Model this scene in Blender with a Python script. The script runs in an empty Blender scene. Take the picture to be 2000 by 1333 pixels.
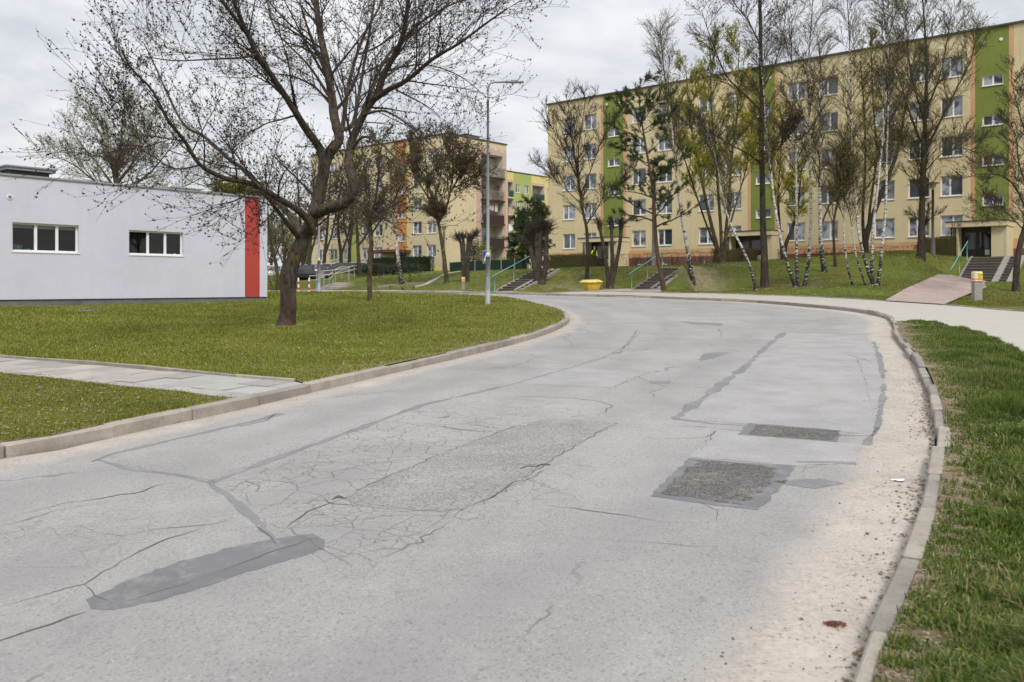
import bpy, math, random
import numpy as np
from mathutils import Vector, Matrix
from mathutils.geometry import delaunay_2d_cdt
random.seed(7); np.random.seed(7)
R = np.random.default_rng(11)
SC = bpy.context.scene
COL = SC.collection
# ------------------------------------------------------------------ camera, sky, sun, exposure
F = 1680.0; CX = 1000.0; HY = 558.0                 # focal length in photo pixels, principal column, horizon row
cam = bpy.data.cameras.new('camera'); camo = bpy.data.objects.new('camera', cam); COL.objects.link(camo)
camo.location = (0, 0, 0); camo.rotation_euler = (math.radians(90), 0, 0)
cam.sensor_width = 36; cam.lens = 36*F/2000.0
cam.shift_y = (HY-666.5)/2000.0
cam.clip_end = 4000; cam.clip_start = 0.1
cam.dof.use_dof = True; cam.dof.focus_distance = 11.0; cam.dof.aperture_fstop = 3.6
SC.camera = camo
SC.view_settings.view_transform = 'Standard'; SC.view_settings.look = 'None'
SC.view_settings.gamma = 1; SC.view_settings.use_curve_mapping = False
SC.view_settings.exposure = 0.72
SUN_EL = math.radians(48); SUN_AZ = math.radians(163)
w = bpy.data.worlds.new('World'); SC.world = w; w.use_nodes = True
nt = w.node_tree; nt.nodes.clear()
def wn(t, **k):
    n = nt.nodes.new(t)
    for a, b in k.items(): setattr(n, a, b)
    return n
wo = wn('ShaderNodeOutputWorld'); bg = wn('ShaderNodeBackground'); bg.inputs[1].default_value = 0.1
sky = wn('ShaderNodeTexSky'); sky.sky_type = 'NISHITA'; sky.sun_disc = False
sky.sun_elevation = SUN_EL; sky.sun_rotation = SUN_AZ; sky.dust_density = 3.0
tc = wn('ShaderNodeTexCoord'); sep = wn('ShaderNodeSeparateXYZ'); nt.links.new(tc.outputs['Generated'], sep.inputs[0])
def wm(op, a, b=None):
    n = wn('ShaderNodeMath', operation=op)
    for i, v in enumerate((a, b)):
        if v is None: continue
        if isinstance(v, (int, float)): n.inputs[i].default_value = v
        else: nt.links.new(v, n.inputs[i])
    return n.outputs[0]
zz = wm('ADD', wm('MAXIMUM', sep.outputs[2], 0.0), 0.14)
comb = wn('ShaderNodeCombineXYZ')
nt.links.new(wm('DIVIDE', sep.outputs[0], zz), comb.inputs[0]); nt.links.new(wm('DIVIDE', sep.outputs[1], zz), comb.inputs[1])
def wnoise(scale, det, rough, dist):
    n = wn('ShaderNodeTexNoise'); n.inputs['Scale'].default_value = scale; n.inputs['Detail'].default_value = det
    n.inputs['Roughness'].default_value = rough; n.inputs['Distortion'].default_value = dist
    nt.links.new(comb.outputs[0], n.inputs['Vector']); return n.outputs[0]
n1 = wnoise(0.9, 6, 0.55, 0.6); n2 = wnoise(2.6, 5, 0.6, 0.4)
cr = wn('ShaderNodeValToRGB'); cr.color_ramp.elements[0].position = 0.39; cr.color_ramp.elements[1].position = 0.62
cr.color_ramp.elements[0].color = (3.75, 3.9, 4.18, 1); cr.color_ramp.elements[1].color = (5.75, 5.78, 5.82, 1)
nt.links.new(wm('ADD', wm('MULTIPLY', n1, 0.65), wm('MULTIPLY', n2, 0.35)), cr.inputs[0])
# overcast sky: a little brighter towards the zenith
grad = wm('ADD', wm('MULTIPLY', wm('MAXIMUM', sep.outputs[2], 0.0), 0.75), 0.90)
gm = wn('ShaderNodeMix', data_type='RGBA', blend_type='MULTIPLY'); gm.inputs['Factor'].default_value = 1
nt.links.new(cr.outputs[0], gm.inputs['A']); nt.links.new(grad, gm.inputs['B'])
mx = wn('ShaderNodeMix', data_type='RGBA'); mx.inputs['Factor'].default_value = 0.93
nt.links.new(sky.outputs[0], mx.inputs['A']); nt.links.new(gm.outputs['Result'], mx.inputs['B'])
nt.links.new(mx.outputs['Result'], bg.inputs[0]); nt.links.new(bg.outputs[0], wo.inputs[0])
sl = bpy.data.lights.new('sun', 'SUN'); sl.energy = 1.5; sl.angle = math.radians(14); sl.color = (1, 0.95, 0.88)
so = bpy.data.objects.new('sun', sl); COL.objects.link(so)
sd = Vector((math.sin(SUN_AZ)*math.cos(SUN_EL), math.cos(SUN_AZ)*math.cos(SUN_EL), math.sin(SUN_EL)))
so.rotation_euler = sd.to_track_quat('Z', 'Y').to_euler()

# ------------------------------------------------------------------ helpers
def P(px, py, d):
    return np.array([(px-CX)*d/F, d, (HY-py)*d/F])
def s2l(r, g, b):
    f = lambda c: (c/255/12.92) if c/255 <= 0.04045 else ((c/255+0.055)/1.055)**2.4
    return (f(r), f(g), f(b), 1)
class Mat:
    """small node builder"""
    def __init__(s, name, rough=0.9, spec=0.3):
        s.m = bpy.data.materials.new(name); s.m.use_nodes = True; s.t = s.m.node_tree
        s.b = s.t.nodes['Principled BSDF']; s.b.inputs['Roughness'].default_value = rough
        s.b.inputs['Specular IOR Level'].default_value = spec
    def n(s, t, **k):
        x = s.t.nodes.new(t)
        for a, b in k.items(): setattr(x, a, b)
        return x
    def l(s, a, b): s.t.links.new(a, b)
    def pos(s): return s.n('ShaderNodeNewGeometry').outputs['Position']
    def obj(s): return s.n('ShaderNodeTexCoord').outputs['Object']
    def map(s, v, sc):
        n = s.n('ShaderNodeMapping'); n.inputs['Scale'].default_value = sc; s.l(v, n.inputs['Vector']); return n.outputs[0]
    def noise(s, v, sc, det=4, rough=0.55, dist=0.0, col=False):
        n = s.n('ShaderNodeTexNoise'); n.inputs['Scale'].default_value = sc; n.inputs['Detail'].default_value = det
        n.inputs['Roughness'].default_value = rough; n.inputs['Distortion'].default_value = dist
        s.l(v, n.inputs['Vector']); return n.outputs[1 if col else 0]
    def math(s, op, a, b=None, clamp=False):
        n = s.n('ShaderNodeMath', operation=op, use_clamp=clamp)
        for i, v in enumerate((a, b)):
            if v is None: continue
            if isinstance(v, (int, float)): n.inputs[i].default_value = v
            else: s.l(v, n.inputs[i])
        return n.outputs[0]
    def ss(s, v, a, b):
        n = s.n('ShaderNodeMapRange', interpolation_type='SMOOTHSTEP'); s.l(v, n.inputs[0])
        n.inputs[1].default_value = a; n.inputs[2].default_value = b; return n.outputs[0]
    def ramp(s, v, stops):
        n = s.n('ShaderNodeValToRGB'); e = n.color_ramp.elements
        while len(e) < len(stops): e.new(0.5)
        for i, (p, c) in enumerate(stops): e[i].position = p; e[i].color = c if len(c) == 4 else (*c, 1)
        s.l(v, n.inputs[0]); return n.outputs[0]
    def mix(s, f, a, b, bt='MIX'):
        n = s.n('ShaderNodeMix', data_type='RGBA', blend_type=bt)
        for k, v in (('Factor', f), ('A', a), ('B', b)):
            sock = [i for i in n.inputs if i.name == k and i.enabled][0]
            if isinstance(v, (int, float)): sock.default_value = v
            elif isinstance(v, tuple): sock.default_value = v if len(v) == 4 else (*v, 1)
            else: s.l(v, sock)
        return [o for o in n.outputs if o.enabled][0]
    def col(s, c):
        if isinstance(c, tuple): s.b.inputs['Base Color'].default_value = c if len(c) == 4 else (*c, 1)
        else: s.l(c, s.b.inputs['Base Color'])
    def bump(s, h, st=0.3, d=0.01):
        n = s.n('ShaderNodeBump'); n.inputs['Strength'].default_value = st; n.inputs['Distance'].default_value = d
        s.l(h, n.inputs['Height']); s.l(n.outputs[0], s.b.inputs['Normal'])
    def attr(s, name):
        return s.n('ShaderNodeAttribute', attribute_name=name).outputs['Fac']
def plain(name, c, rough=0.85, spec=0.3, var=0.12, sc=3.0, metal=0.0, bump=0.0, bsc=60, streak=0.0):
    m = Mat(name, rough, spec); v = m.pos()
    a = m.noise(v, sc, 5, 0.6); b = m.noise(v, sc*9, 3, 0.6)
    f = m.math('ADD', m.math('MULTIPLY', a, 0.7), m.math('MULTIPLY', b, 0.3))
    lo = tuple(x*(1-var*1.6) for x in c[:3]); hi = tuple(min(1, x*(1+var*1.3)) for x in c[:3])
    c_ = m.ramp(f, [(0.3, lo), (0.7, hi)])
    if streak:                                         # rain streaks and blotchy weathering
        s1 = m.noise(m.map(v, (2.2, 2.2, .12)), 1.6, 5, .7); s2 = m.noise(v, .55, 5, .7)
        c_ = m.mix(m.math('MULTIPLY', m.ss(s1, .52, .75), streak), c_, tuple(x*.62 for x in c[:3]))
        c_ = m.mix(m.math('MULTIPLY', m.ss(s2, .5, .72), streak*.6), c_, tuple(x*.72 for x in c[:3]))
    m.col(c_); m.b.inputs['Metallic'].default_value = metal
    if bump: m.bump(m.noise(v, bsc, 3), bump, 0.01)
    return m.m
def tag(o, label=None, cat=None, group=None, kind=None):
    for k, v in (('label', label), ('category', cat), ('group', group), ('kind', kind)):
        if v: o[k] = v
    return o
def mesh_np(name, V, polys, mats=None, mi=None, smooth=False):
    """V (n,3); polys: list of int arrays (m,k) (each block same vertex count)"""
    me = bpy.data.meshes.new(name)
    V = np.asarray(V, dtype=np.float32)
    if not isinstance(polys, list): polys = [polys]
    polys = [np.asarray(p, dtype=np.int32) for p in polys if len(p)]
    me.vertices.add(len(V)); me.vertices.foreach_set('co', V.ravel())
    nl = sum(p.size for p in polys); npoly = sum(len(p) for p in polys)
    me.loops.add(nl); me.polygons.add(npoly)
    me.loops.foreach_set('vertex_index', np.concatenate([p.ravel() for p in polys]))
    tot = np.concatenate([np.full(len(p), p.shape[1]) for p in polys]).astype(np.int32)
    st = np.concatenate([[0], np.cumsum(tot)[:-1]]).astype(np.int32)
    me.polygons.foreach_set('loop_start', st); me.polygons.foreach_set('loop_total', tot)
    if mi is not None: me.polygons.foreach_set('material_index', np.asarray(mi, dtype=np.int32))
    me.polygons.foreach_set('use_smooth', np.full(npoly, bool(smooth)))
    for m in (mats or []): me.materials.append(m)
    me.update(calc_edges=True); me.validate()
    return me
def link(name, me, parent=None, loc=None):
    o = bpy.data.objects.new(name, me); COL.objects.link(o)
    if parent is not None: o.parent = parent
    if loc is not None: o.location = loc
    return o
def empty(name, loc=(0, 0, 0), rz=0.0, label=None, cat=None, group=None, kind=None):
    o = bpy.data.objects.new(name, None); COL.objects.link(o); o.location = loc; o.rotation_euler = (0, 0, rz)
    o.empty_display_size = 0.2
    return tag(o, label, cat, group, kind)
def copy_tree(o, parent=None):
    c = o.copy(); COL.objects.link(c)
    if parent is not None: c.parent = parent
    for ch in list(o.children): copy_tree(ch, c)
    return c
class MB:
    """mesh builder of boxes, tubes, quads in local coordinates"""
    def __init__(s): s.v = []; s.f = []; s.m = []
    def quad(s, pts, mi=0):
        i = len(s.v); s.v += [tuple(map(float, p)) for p in pts]; s.f.append(tuple(range(i, i+len(pts)))); s.m.append(mi)
    def box(s, x0, x1, y0, y1, z0, z1, mi=0):
        i = len(s.v)
        s.v += [(x0, y0, z0), (x1, y0, z0), (x1, y1, z0), (x0, y1, z0), (x0, y0, z1), (x1, y0, z1), (x1, y1, z1), (x0, y1, z1)]
        for f in ((0, 3, 2, 1), (4, 5, 6, 7), (0, 1, 5, 4), (1, 2, 6, 5), (2, 3, 7, 6), (3, 0, 4, 7)):
            s.f.append(tuple(i+k for k in f)); s.m.append(mi)
    def tube(s, pts, r, n=8, mi=0, cap=True):
        pts = [Vector(p) for p in pts]
        rs = r if isinstance(r, (list, tuple)) else [r]*len(pts)
        i0 = len(s.v)
        for k, p in enumerate(pts):
            t = (pts[min(k+1, len(pts)-1)]-pts[max(k-1, 0)]).normalized()
            ref = Vector((0, 1, 0.01)) if abs(t.z) > 0.9 else Vector((0, 0, 1))
            a = t.cross(ref).normalized(); b = t.cross(a)
            for j in range(n):
                an = 2*math.pi*j/n; s.v.append(tuple(p+(a*math.cos(an)+b*math.sin(an))*rs[k]))
        for k in range(len(pts)-1):
            for j in range(n):
                a = i0+k*n+j; b = i0+k*n+(j+1) % n
                s.f.append((a, b, b+n, a+n)); s.m.append(mi)
        if cap:
            s.f.append(tuple(i0+j for j in range(n))); s.m.append(mi)
            s.f.append(tuple(i0+(len(pts)-1)*n+j for j in reversed(range(n)))); s.m.append(mi)
    def mesh(s, name, mats, smooth=False, bevel=0.0):
        me = bpy.data.meshes.new(name); me.from_pydata(s.v, [], s.f)
        for m in (mats if isinstance(mats, (list, tuple)) else [mats]): me.materials.append(m)
        me.polygons.foreach_set('material_index', s.m)
        if smooth: me.polygons.foreach_set('use_smooth', [True]*len(s.f))
        me.update()
        if bevel:
            import bmesh
            bm = bmesh.new(); bm.from_mesh(me); bmesh.ops.remove_doubles(bm, verts=bm.verts, dist=1e-5)
            bmesh.ops.bevel(bm, geom=bm.edges[:], offset=bevel, segments=1, affect='EDGES'); bm.to_mesh(me); bm.free()
        return me
    def build(s, name, mats, parent=None, smooth=False, bevel=0.0, loc=None):
        return link(name, s.mesh(name, mats, smooth, bevel), parent, loc)

# ------------------------------------------------------------------ terrain height (eye level is z = 0)
def B(Y):
    Y = np.asarray(Y, dtype=float)
    return -1.6+0.025*(46-1.5*np.logaddexp(0, (46-Y)/1.5))
UD = np.array([0.652, 0.758]); VD = np.array([-0.758, 0.652])      # the two directions of the housing grid
def offpoly(pts, d):
    """offset an open polyline to its left by d"""
    p = np.asarray(pts, float); out = []
    for i in range(len(p)):
        t = p[min(i+1, len(p)-1)]-p[max(i-1, 0)]; t /= np.linalg.norm(t)
        out.append(p[i]+np.array([-t[1], t[0]])*d)
    return np.array(out)
def un(px, py, off=0.0):
    """point on the tilted ground plane (+off) seen at this place in the photograph"""
    d = (1.6-off)*F/(py-HY+0.025*F); return np.array([(px-CX)*d/F, d])
def smooth_line(pts, step=0.5):
    """Catmull-Rom resampling"""
    p = np.asarray(pts, float); p = np.vstack([2*p[0]-p[1], p, 2*p[-1]-p[-2]]); out = []
    for i in range(1, len(p)-2):
        n = max(1, int(np.linalg.norm(p[i+1]-p[i])/step))
        for k in range(n):
            t = k/n; a, b, c, d = p[i-1], p[i], p[i+1], p[i+2]
            out.append(0.5*(2*b+(c-a)*t+(2*a-5*b+4*c-d)*t*t+(3*b-a-3*c+d)*t**3))
    out.append(p[-2]); return np.array(out)
inner = [(-12, -8), (-7.9, 0)]+[tuple(un(*q)) for q in [(0, 897), (120, 879), (250, 848), (480, 798), (610, 767), (800, 722), (900, 699), (1000, 674), (1060, 656), (1098, 640), (1112, 627), (1100, 612), (1055, 599), (1010, 588.5)]]
inner += [(-1.0, 40), (-2.45, 42), (-3.8, 43.5), (-8.3, 46.5), (-12.9, 49), (-22, 52.8), (-45, 61)]
outer = [(-4.5, -8), (-1.2, -1.5)]+[tuple(un(*q)) for q in [(1668, 1333), (1735, 1200), (1785, 1080), (1808, 980), (1824, 890), (1824, 830), (1814, 780), (1796, 730), (1768, 690), (1748, 660), (1742, 638), (1726, 622), (1650, 607.5), (1475, 592), (1360, 586.8)]]
outer += [(240/F*40.8, 40.8), (120/F*42.6, 42.6), (0, 45.6), (-2, 48.3), (-5, 50.5), (-9.5, 53.3), (-14.5, 56), (-23, 59.6), (-46, 67.8)]
inner_s = smooth_line(inner, 0.5); outer_s = smooth_line(outer, 0.5)
KW = 0.15
# far edge of the pavement
walk_far = [(12, -6), (14, 4), (16, 12), (17.6, 20)]+[tuple(un(px, py, .12)) for px, py in [(2000, 609), (1860, 597), (1728, 588), (1620, 582)]]
walk_far += [(475/F*41.2, 41.2), (300/F*44.2, 44.2), (120/F*46.4, 46.4), (0, 48.3), (-3.0, 50.9), (-5.6, 52.6), (-9.9, 55.4), (-14.9, 58.1), (-23.6, 61.8), (-46.8, 70)]
# edge between verge and pavement (near side)
verge_edge = [tuple(un(px, py, .12)) for px, py in [(1755, 627), (1800, 628), (1880, 641), (1940, 660), (2000, 690)]]+[(7.4, 10.2), (6.0, 5.5), (4.0, 0), (1, -6)]
def dist_poly(X, L):
    """distance of points X (n,2) to polyline L and signed side"""
    best = np.full(len(X), 1e9)
    for a, b in zip(L[:-1], L[1:]):
        d = b-a; t = np.clip(((X-a)@d)/(d@d), 0, 1); q = a+t[:, None]*d
        best = np.minimum(best, np.hypot(*(X-q).T))
    return best
def inside(X, poly):
    poly = np.asarray(poly); c = np.zeros(len(X), bool); x, y = X[:, 0], X[:, 1]
    for (x0, y0), (x1, y1) in zip(poly, np.roll(poly, -1, axis=0)):
        if y0 == y1: continue
        m = ((y0 > y) != (y1 > y)) & (x < (x1-x0)*(y-y0)/(y1-y0)+x0); c ^= m
    return c
# hand-set heights of the embankment and terrace: (px, depth, z)
CT = [(1925, 55.5, 1.72), (1985, 42, -.1), (2050, 44, .3), (2100, 52, 1.6), (1795, 49.5, 1.62), (1822, 52, 1.75), (1780, 60, 1.95),
      (1908, 35, -.6), (1860, 42, -.35), (1800, 44, .2), (1740, 41, -.1), (1700, 41.5, .0), (1690, 50, 1.35), (1605, 49, .75), (1600, 64, 1.7), (1555, 44, -.1), (1493, 45, -.08), (1475, 43, -.26),
      (1620, 39.5, -.42), (1527, 51, 1.2), (1405, 53.5, 1.35), (1352, 48, .3), (1400, 70, 1.65), (1370, 45.2, -.3), (1296, 45.6, -.26), (1300, 56, 1.2), (1190, 47.5, -.1),
      (1147, 49.5, .38), (1150, 52, .95), (1111, 79, 1.55), (1130, 64, 1.3), (1150, 48.0, -.3), (1050, 51.0, .05), (1070, 50, -.25), (1060, 60, 1.15), (900, 53, -.3),
      (905, 54.5, -.28), (940, 58, .55), (930, 64, 1.05), (870, 56, -.05), (880, 66, .85), (960, 88, 1.7), (835, 86, 1.2), (850, 60, .15), (782, 60, .1), (750, 60, -.05), (700, 62, -.1), (760, 70, .7), (690, 72, .62),
      (615, 62, -.35), (640, 76, .55), (560, 70, -.1), (600, 90, .75), (700, 100, 1.2), (540, 90, .6), (500, 66, -.3), (450, 80, 0), (1000, 120, 1.9), (1000, 150, 2)]
cp = [((px-CX)*d/F, d, z-(float(B(d))+.12)) for px, d, z in CT]
cp += [(-12, 42, -.30), (-9, 42.5, -.14), (-15, 46, -.2), (-15.5, 37.7, -.27), (-19, 33.5, -.2), (-14, 36.5, -.22)]
# each flight of steps: left bottom corner, width, run, foot height, rise; the bank is shaped to it
STAIRS = [(865/F*49.8, 49.8, 2.95, 3.6, .03, 1.66), (240/F*47.6, 47.6, 1.66, 3.2, -.22, 1.22), (-28/F*50.6, 50.6, 2.0, 3.33, -.33, 1.25)]
for (sx_, sy_, sw_, sr_, sz_, sh_) in STAIRS:
    for t_ in (-.12, .25, .5, .75, 1.05):
        for o_ in (-.25, .5, 1.25):
            qx = sx_+UD[0]*sr_*t_-VD[0]*sw_*o_; qy = sy_+UD[1]*sr_*t_-VD[1]*sw_*o_
            cp.append((qx, qy, sz_+sh_*min(1, max(0, t_))-.06-(float(B(qy))+.12)))
for L in (smooth_line(walk_far, 4), smooth_line(outer, 5), smooth_line(inner, 5)):
    cp += [(x, y, 0) for x, y in L if y < 75]
cp += [(-20, 30, 0), (-25, 20, 0), (-10, 30, 0), (-5, 35, 0), (-6, 22, 0), (-12, 14, 0), (30, 10, 0), (30, 25, 0), (26, 36, -.0), (-60, 80, .3), (-60, 120, 1), (60, 60, 2), (60, 120, 2), (0, 250, 2), (150, 200, 2), (-150, 200, 1), (-60, 20, 0), (-40, 45, 0), (60, 30, .5)]
cp = np.array(cp); RC = .5
def phi(r): return np.sqrt(r*r+RC*RC)
A_ = phi(np.hypot(cp[:, None, 0]-cp[None, :, 0], cp[:, None, 1]-cp[None, :, 1]))
W_ = np.linalg.solve(A_+1e-3*np.eye(len(cp)), cp[:, 2])
def Z(X, Y):
    X = np.atleast_1d(np.asarray(X, float)); Y = np.atleast_1d(np.asarray(Y, float)); out = np.zeros(len(X))
    for i in range(0, len(X), 20000):
        xs = X[i:i+20000]; ys = Y[i:i+20000]
        out[i:i+20000] = phi(np.hypot(xs[:, None]-cp[:, 0], ys[:, None]-cp[:, 1]))@W_
    k = np.clip((Y-24)/8, 0, 1)                       # near the camera the plane is left alone
    return B(Y)+np.clip(out, -.5, 2.6)*k
def z1(x, y): return float(Z(x, y)[0])
def drape(name, poly, step, off, mat, attrs=None, kind='structure', zf=None, skirt=0.0, far_step=None, extra=None):
    poly = np.asarray(poly, float); x0, y0 = poly.min(0); x1, y1 = poly.max(0)
    pts = []
    y = y0
    while y < y1:
        st = step*(1+max(0, y-10)*.07) if far_step is None else min(far_step, step*(1+max(0, y-10)*.07))
        xs = np.arange(x0, x1, st)+(st/2 if len(pts) % 2 else 0)
        pts.append(np.c_[xs, np.full(len(xs), y+.001)]); y += st*.87
    g = np.vstack(pts); g = g[inside(g, poly)]
    dd = dist_poly(g, np.vstack([poly, poly[:1]])); g = g[dd > step*.35]
    allp = np.vstack([poly, g]); n = len(poly)
    r = delaunay_2d_cdt([Vector(p) for p in allp], [(i, (i+1) % n) for i in range(n)], [], 0, 1e-5, False)
    V2 = np.array([tuple(v) for v in r[0]]); tris = np.array([f for f in r[2] if len(f) == 3])
    tris = tris[inside(V2[tris].mean(1), poly)]
    a = V2[tris[:, 1]]-V2[tris[:, 0]]; b = V2[tris[:, 2]]-V2[tris[:, 0]]
    fl = (a[:, 0]*b[:, 1]-a[:, 1]*b[:, 0]) < 0; tris[fl] = tris[fl][:, ::-1]
    z = (zf or Z)(V2[:, 0], V2[:, 1])+off
    me = mesh_np(name, np.c_[V2, z], tris, [mat], smooth=True)
    for k, fn in (attrs or {}).items():
        at = me.attributes.new(k, 'FLOAT', 'POINT'); at.data.foreach_set('value', np.asarray(fn(V2), np.float32))
    o = link(name, me); 
    if kind: o['kind'] = kind
    return o
# ------------------------------------------------------------------ ground materials
def asphalt():
    m = Mat('worn_asphalt', 0.93, 0.25); v = m.pos()
    big = m.noise(v, 0.22, 4, 0.6, 0.6); mid = m.noise(v, 1.3, 5, 0.6); st = m.noise(m.map(v, (0.9, 0.35, 1)), 3.0, 4, 0.6)
    base = m.ramp(m.math('ADD', m.math('MULTIPLY', big, .5), m.math('ADD', m.math('MULTIPLY', mid, .3), m.math('MULTIPLY', st, .2))),
                  [(0.34, (0.268, 0.262, 0.260)), (0.5, (0.326, 0.317, 0.311)), (0.66, (0.382, 0.370, 0.358))])
    vo = m.n('ShaderNodeTexVoronoi'); vo.inputs['Scale'].default_value = 95; m.l(v, vo.inputs['Vector'])
    agg = m.ramp(vo.outputs['Color'], [(0.12, (0.62, 0.63, 0.66)), (0.3, (0.95, 0.95, 0.95)), (0.75, (1.0, 1.0, 1.0)), (0.95, (1.25, 1.24, 1.22))])
    base = m.mix(0.85, base, agg, 'MULTIPLY')
    fine = m.noise(v, 260, 2, 0.7); base = m.mix(0.5, base, m.ramp(fine, [(0.3, (0.72, 0.72, 0.74)), (0.7, (1.22, 1.22, 1.2))]), 'MULTIPLY')
    # darker wheel tracks that follow the bend, oil drips between them
    do_ = m.attr('d_out'); di_ = m.attr('d_in'); wob_ = m.math('MULTIPLY', m.math('SUBTRACT', m.noise(v, .35, 3), .5), .9)
    def band(d, c0, w_): return m.math('SUBTRACT', 1.0, m.ss(m.math('ABSOLUTE', m.math('SUBTRACT', m.math('ADD', d, wob_), c0)), 0.0, w_))
    tr = m.math('ADD', m.math('ADD', band(do_, 1.55, .5), band(do_, 3.05, .5)), m.math('ADD', band(di_, 1.2, .5), band(di_, 2.7, .5)))
    base = m.mix(m.math('MULTIPLY', tr, m.math('MULTIPLY', m.ss(m.noise(v, .8, 4, .7), .25, .7), .42)), base, (0.215, 0.213, 0.218))
    oil = m.math('MULTIPLY', m.ss(m.noise(v, 1.1, 5, .75), .60, .76), .35); base = m.mix(oil, base, (0.16, 0.157, 0.158))
    sp = m.noise(m.map(v, (1, 1, 1)), 7, 4, 0.75); base = m.mix(m.math('MULTIPLY', m.ss(sp, .63, .74), .5), base, (0.13, 0.13, 0.14))
    # old cracks
    wv = m.noise(v, 1.6, 4, 0.6, 0, True); vv = m.mix(0.16, v, wv, 'ADD')
    def cracks(scale, w0, w1, vec):
        x = m.n('ShaderNodeTexVoronoi', feature='DISTANCE_TO_EDGE'); x.inputs['Scale'].default_value = scale; m.l(vec, x.inputs['Vector'])
        return m.math('SUBTRACT', 1.0, m.ss(x.outputs['Distance'], w0, w1))
    c1 = cracks(3.4, .004, .020, vv); c2 = cracks(7.5, .006, .034, vv)
    gate = m.ss(m.noise(v, 2.2, 3), .40, .56)
    ca = m.math('MULTIPLY', m.attr('crackle'), m.math('MAXIMUM', c1, m.math('MULTIPLY', c2, gate)))
    c3 = m.math('MULTIPLY', cracks(0.42, .002, .008, m.mix(0.5, v, wv, 'ADD')), m.ss(m.noise(v, .5, 3), .47, .56))
    crack = m.math('MULTIPLY', m.math('MAXIMUM', ca, m.math('MULTIPLY', c3, .85)), m.ss(m.noise(v, 9, 3), .25, .5))
    base = m.mix(m.math('MULTIPLY', crack, .62), base, (0.10, 0.085, 0.075))
    # sandy dust along the kerbs
    do = m.attr('d_out'); di = m.attr('d_in')
    wob = m.math('ADD', m.math('MULTIPLY', m.noise(v, 0.9, 4), .75), m.math('MULTIPLY', m.noise(v, 6, 4, .7), .22))
    fo = m.math('SUBTRACT', 1.0, m.ss(m.math('SUBTRACT', do, m.math('MULTIPLY', wob, .62)), .08, .42))
    fi = m.math('SUBTRACT', 1.0, m.ss(m.math('SUBTRACT', di, m.math('MULTIPLY', wob, .6)), -.08, .22))
    wav = m.n('ShaderNodeTexWave', wave_type='BANDS', bands_direction='Y'); wav.inputs['Scale'].default_value = 11; wav.inputs['Distortion'].default_value = 14; wav.inputs['Detail'].default_value = 3
    m.l(v, wav.inputs['Vector'])
    grain = m.math('ADD', m.math('MULTIPLY', m.noise(v, 30, 4, .7), .55), m.math('MULTIPLY', wav.outputs['Fac'], .05)); dust = m.ramp(m.math('ADD', grain, m.math('MULTIPLY', m.noise(v, 2.4, 4), .35)), [(0.36, (0.34, 0.30, 0.26)), (0.5, (0.46, 0.412, 0.36)), (0.75, (0.58, 0.525, 0.465))])
    dust = m.mix(m.math('MULTIPLY', m.ss(m.noise(v, 48, 3, .6), .60, .68), .75), dust, (0.08, 0.07, 0.065))
    thin = m.math('ADD', .80, m.math('MULTIPLY', m.ss(m.noise(v, 3.5, 5, .7), .38, .6), .20))
    f = m.math('MULTIPLY', m.math('MAXIMUM', m.math('MULTIPLY', fo, .96), m.math('MULTIPLY', fi, .85)), thin)
    base = m.mix(f, base, dust); m.col(base)
    h = m.math('SUBTRACT', m.math('ADD', m.math('MULTIPLY', fine, .5), m.math('MULTIPLY', vo.outputs['Distance'], .5)), m.math('MULTIPLY', crack, 1.2))
    m.bump(m.math('ADD', h, m.math('MULTIPLY', m.math('MULTIPLY', wav.outputs['Fac'], f), .35)), 0.35, 0.008); return m.m
def patch_mat(name, c, sc=110, contrast=.45, bump=.5):
    m = Mat(name, .93, .25); v = m.pos(); vo = m.n('ShaderNodeTexVoronoi'); vo.inputs['Scale'].default_value = sc; m.l(v, vo.inputs['Vector'])
    a = m.ramp(vo.outputs['Color'], [(0.1, (1-contrast,)*3), (0.45, (1, 1, 1)), (0.9, (1+contrast, 1+contrast*.95, 1+contrast*.88))])
    n = m.ramp(m.noise(v, 1.8, 5, .6), [(0.3, tuple(x*.86 for x in c)), (0.7, tuple(x*1.14 for x in c))])
    n = m.mix(m.math('MULTIPLY', m.ss(m.noise(v, 5, 4, .7), .5, .72), .35), n, (0.36, 0.34, 0.31))
    m.col(m.mix(1.0, n, a, 'MULTIPLY')); m.bump(vo.outputs['Distance'], bump, .01); return m.m
def grass_ground(name, dry=.5, st=None):
    m = Mat(name, .95, .15); v = m.pos()
    a = m.noise(v, .35, 5, .65); b = m.noise(v, 3.2, 5, .7); c = m.noise(v, 28, 3, .7)
    f = m.math('ADD', m.math('MULTIPLY', a, .4), m.math('ADD', m.math('MULTIPLY', b, .35), m.math('MULTIPLY', c, .25)))
    g = m.ramp(f, st or [(0.36, (0.09, 0.075, 0.03)), (0.44, (0.13, 0.135, 0.026)), (0.52, (0.165, 0.19, 0.03)), (0.62, (0.21, 0.225, 0.045))])
    br = m.math('MULTIPLY', m.ss(m.noise(v, .8, 5, .7), .56, .70), dry)
    g = m.mix(br, g, (0.19, 0.15, 0.095))
    bare = m.attr('bare'); bn = m.math('MULTIPLY', bare, m.ss(m.noise(v, 4.5, 5, .7), .30, .6))
    g = m.mix(bn, g, m.ramp(m.noise(v, 22, 4, .7), [(0.3, (0.15, 0.115, 0.08)), (0.7, (0.36, 0.30, 0.235))]))
    m.col(g); m.bump(m.math('ADD', b, c), .6, .05); return m.m
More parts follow.
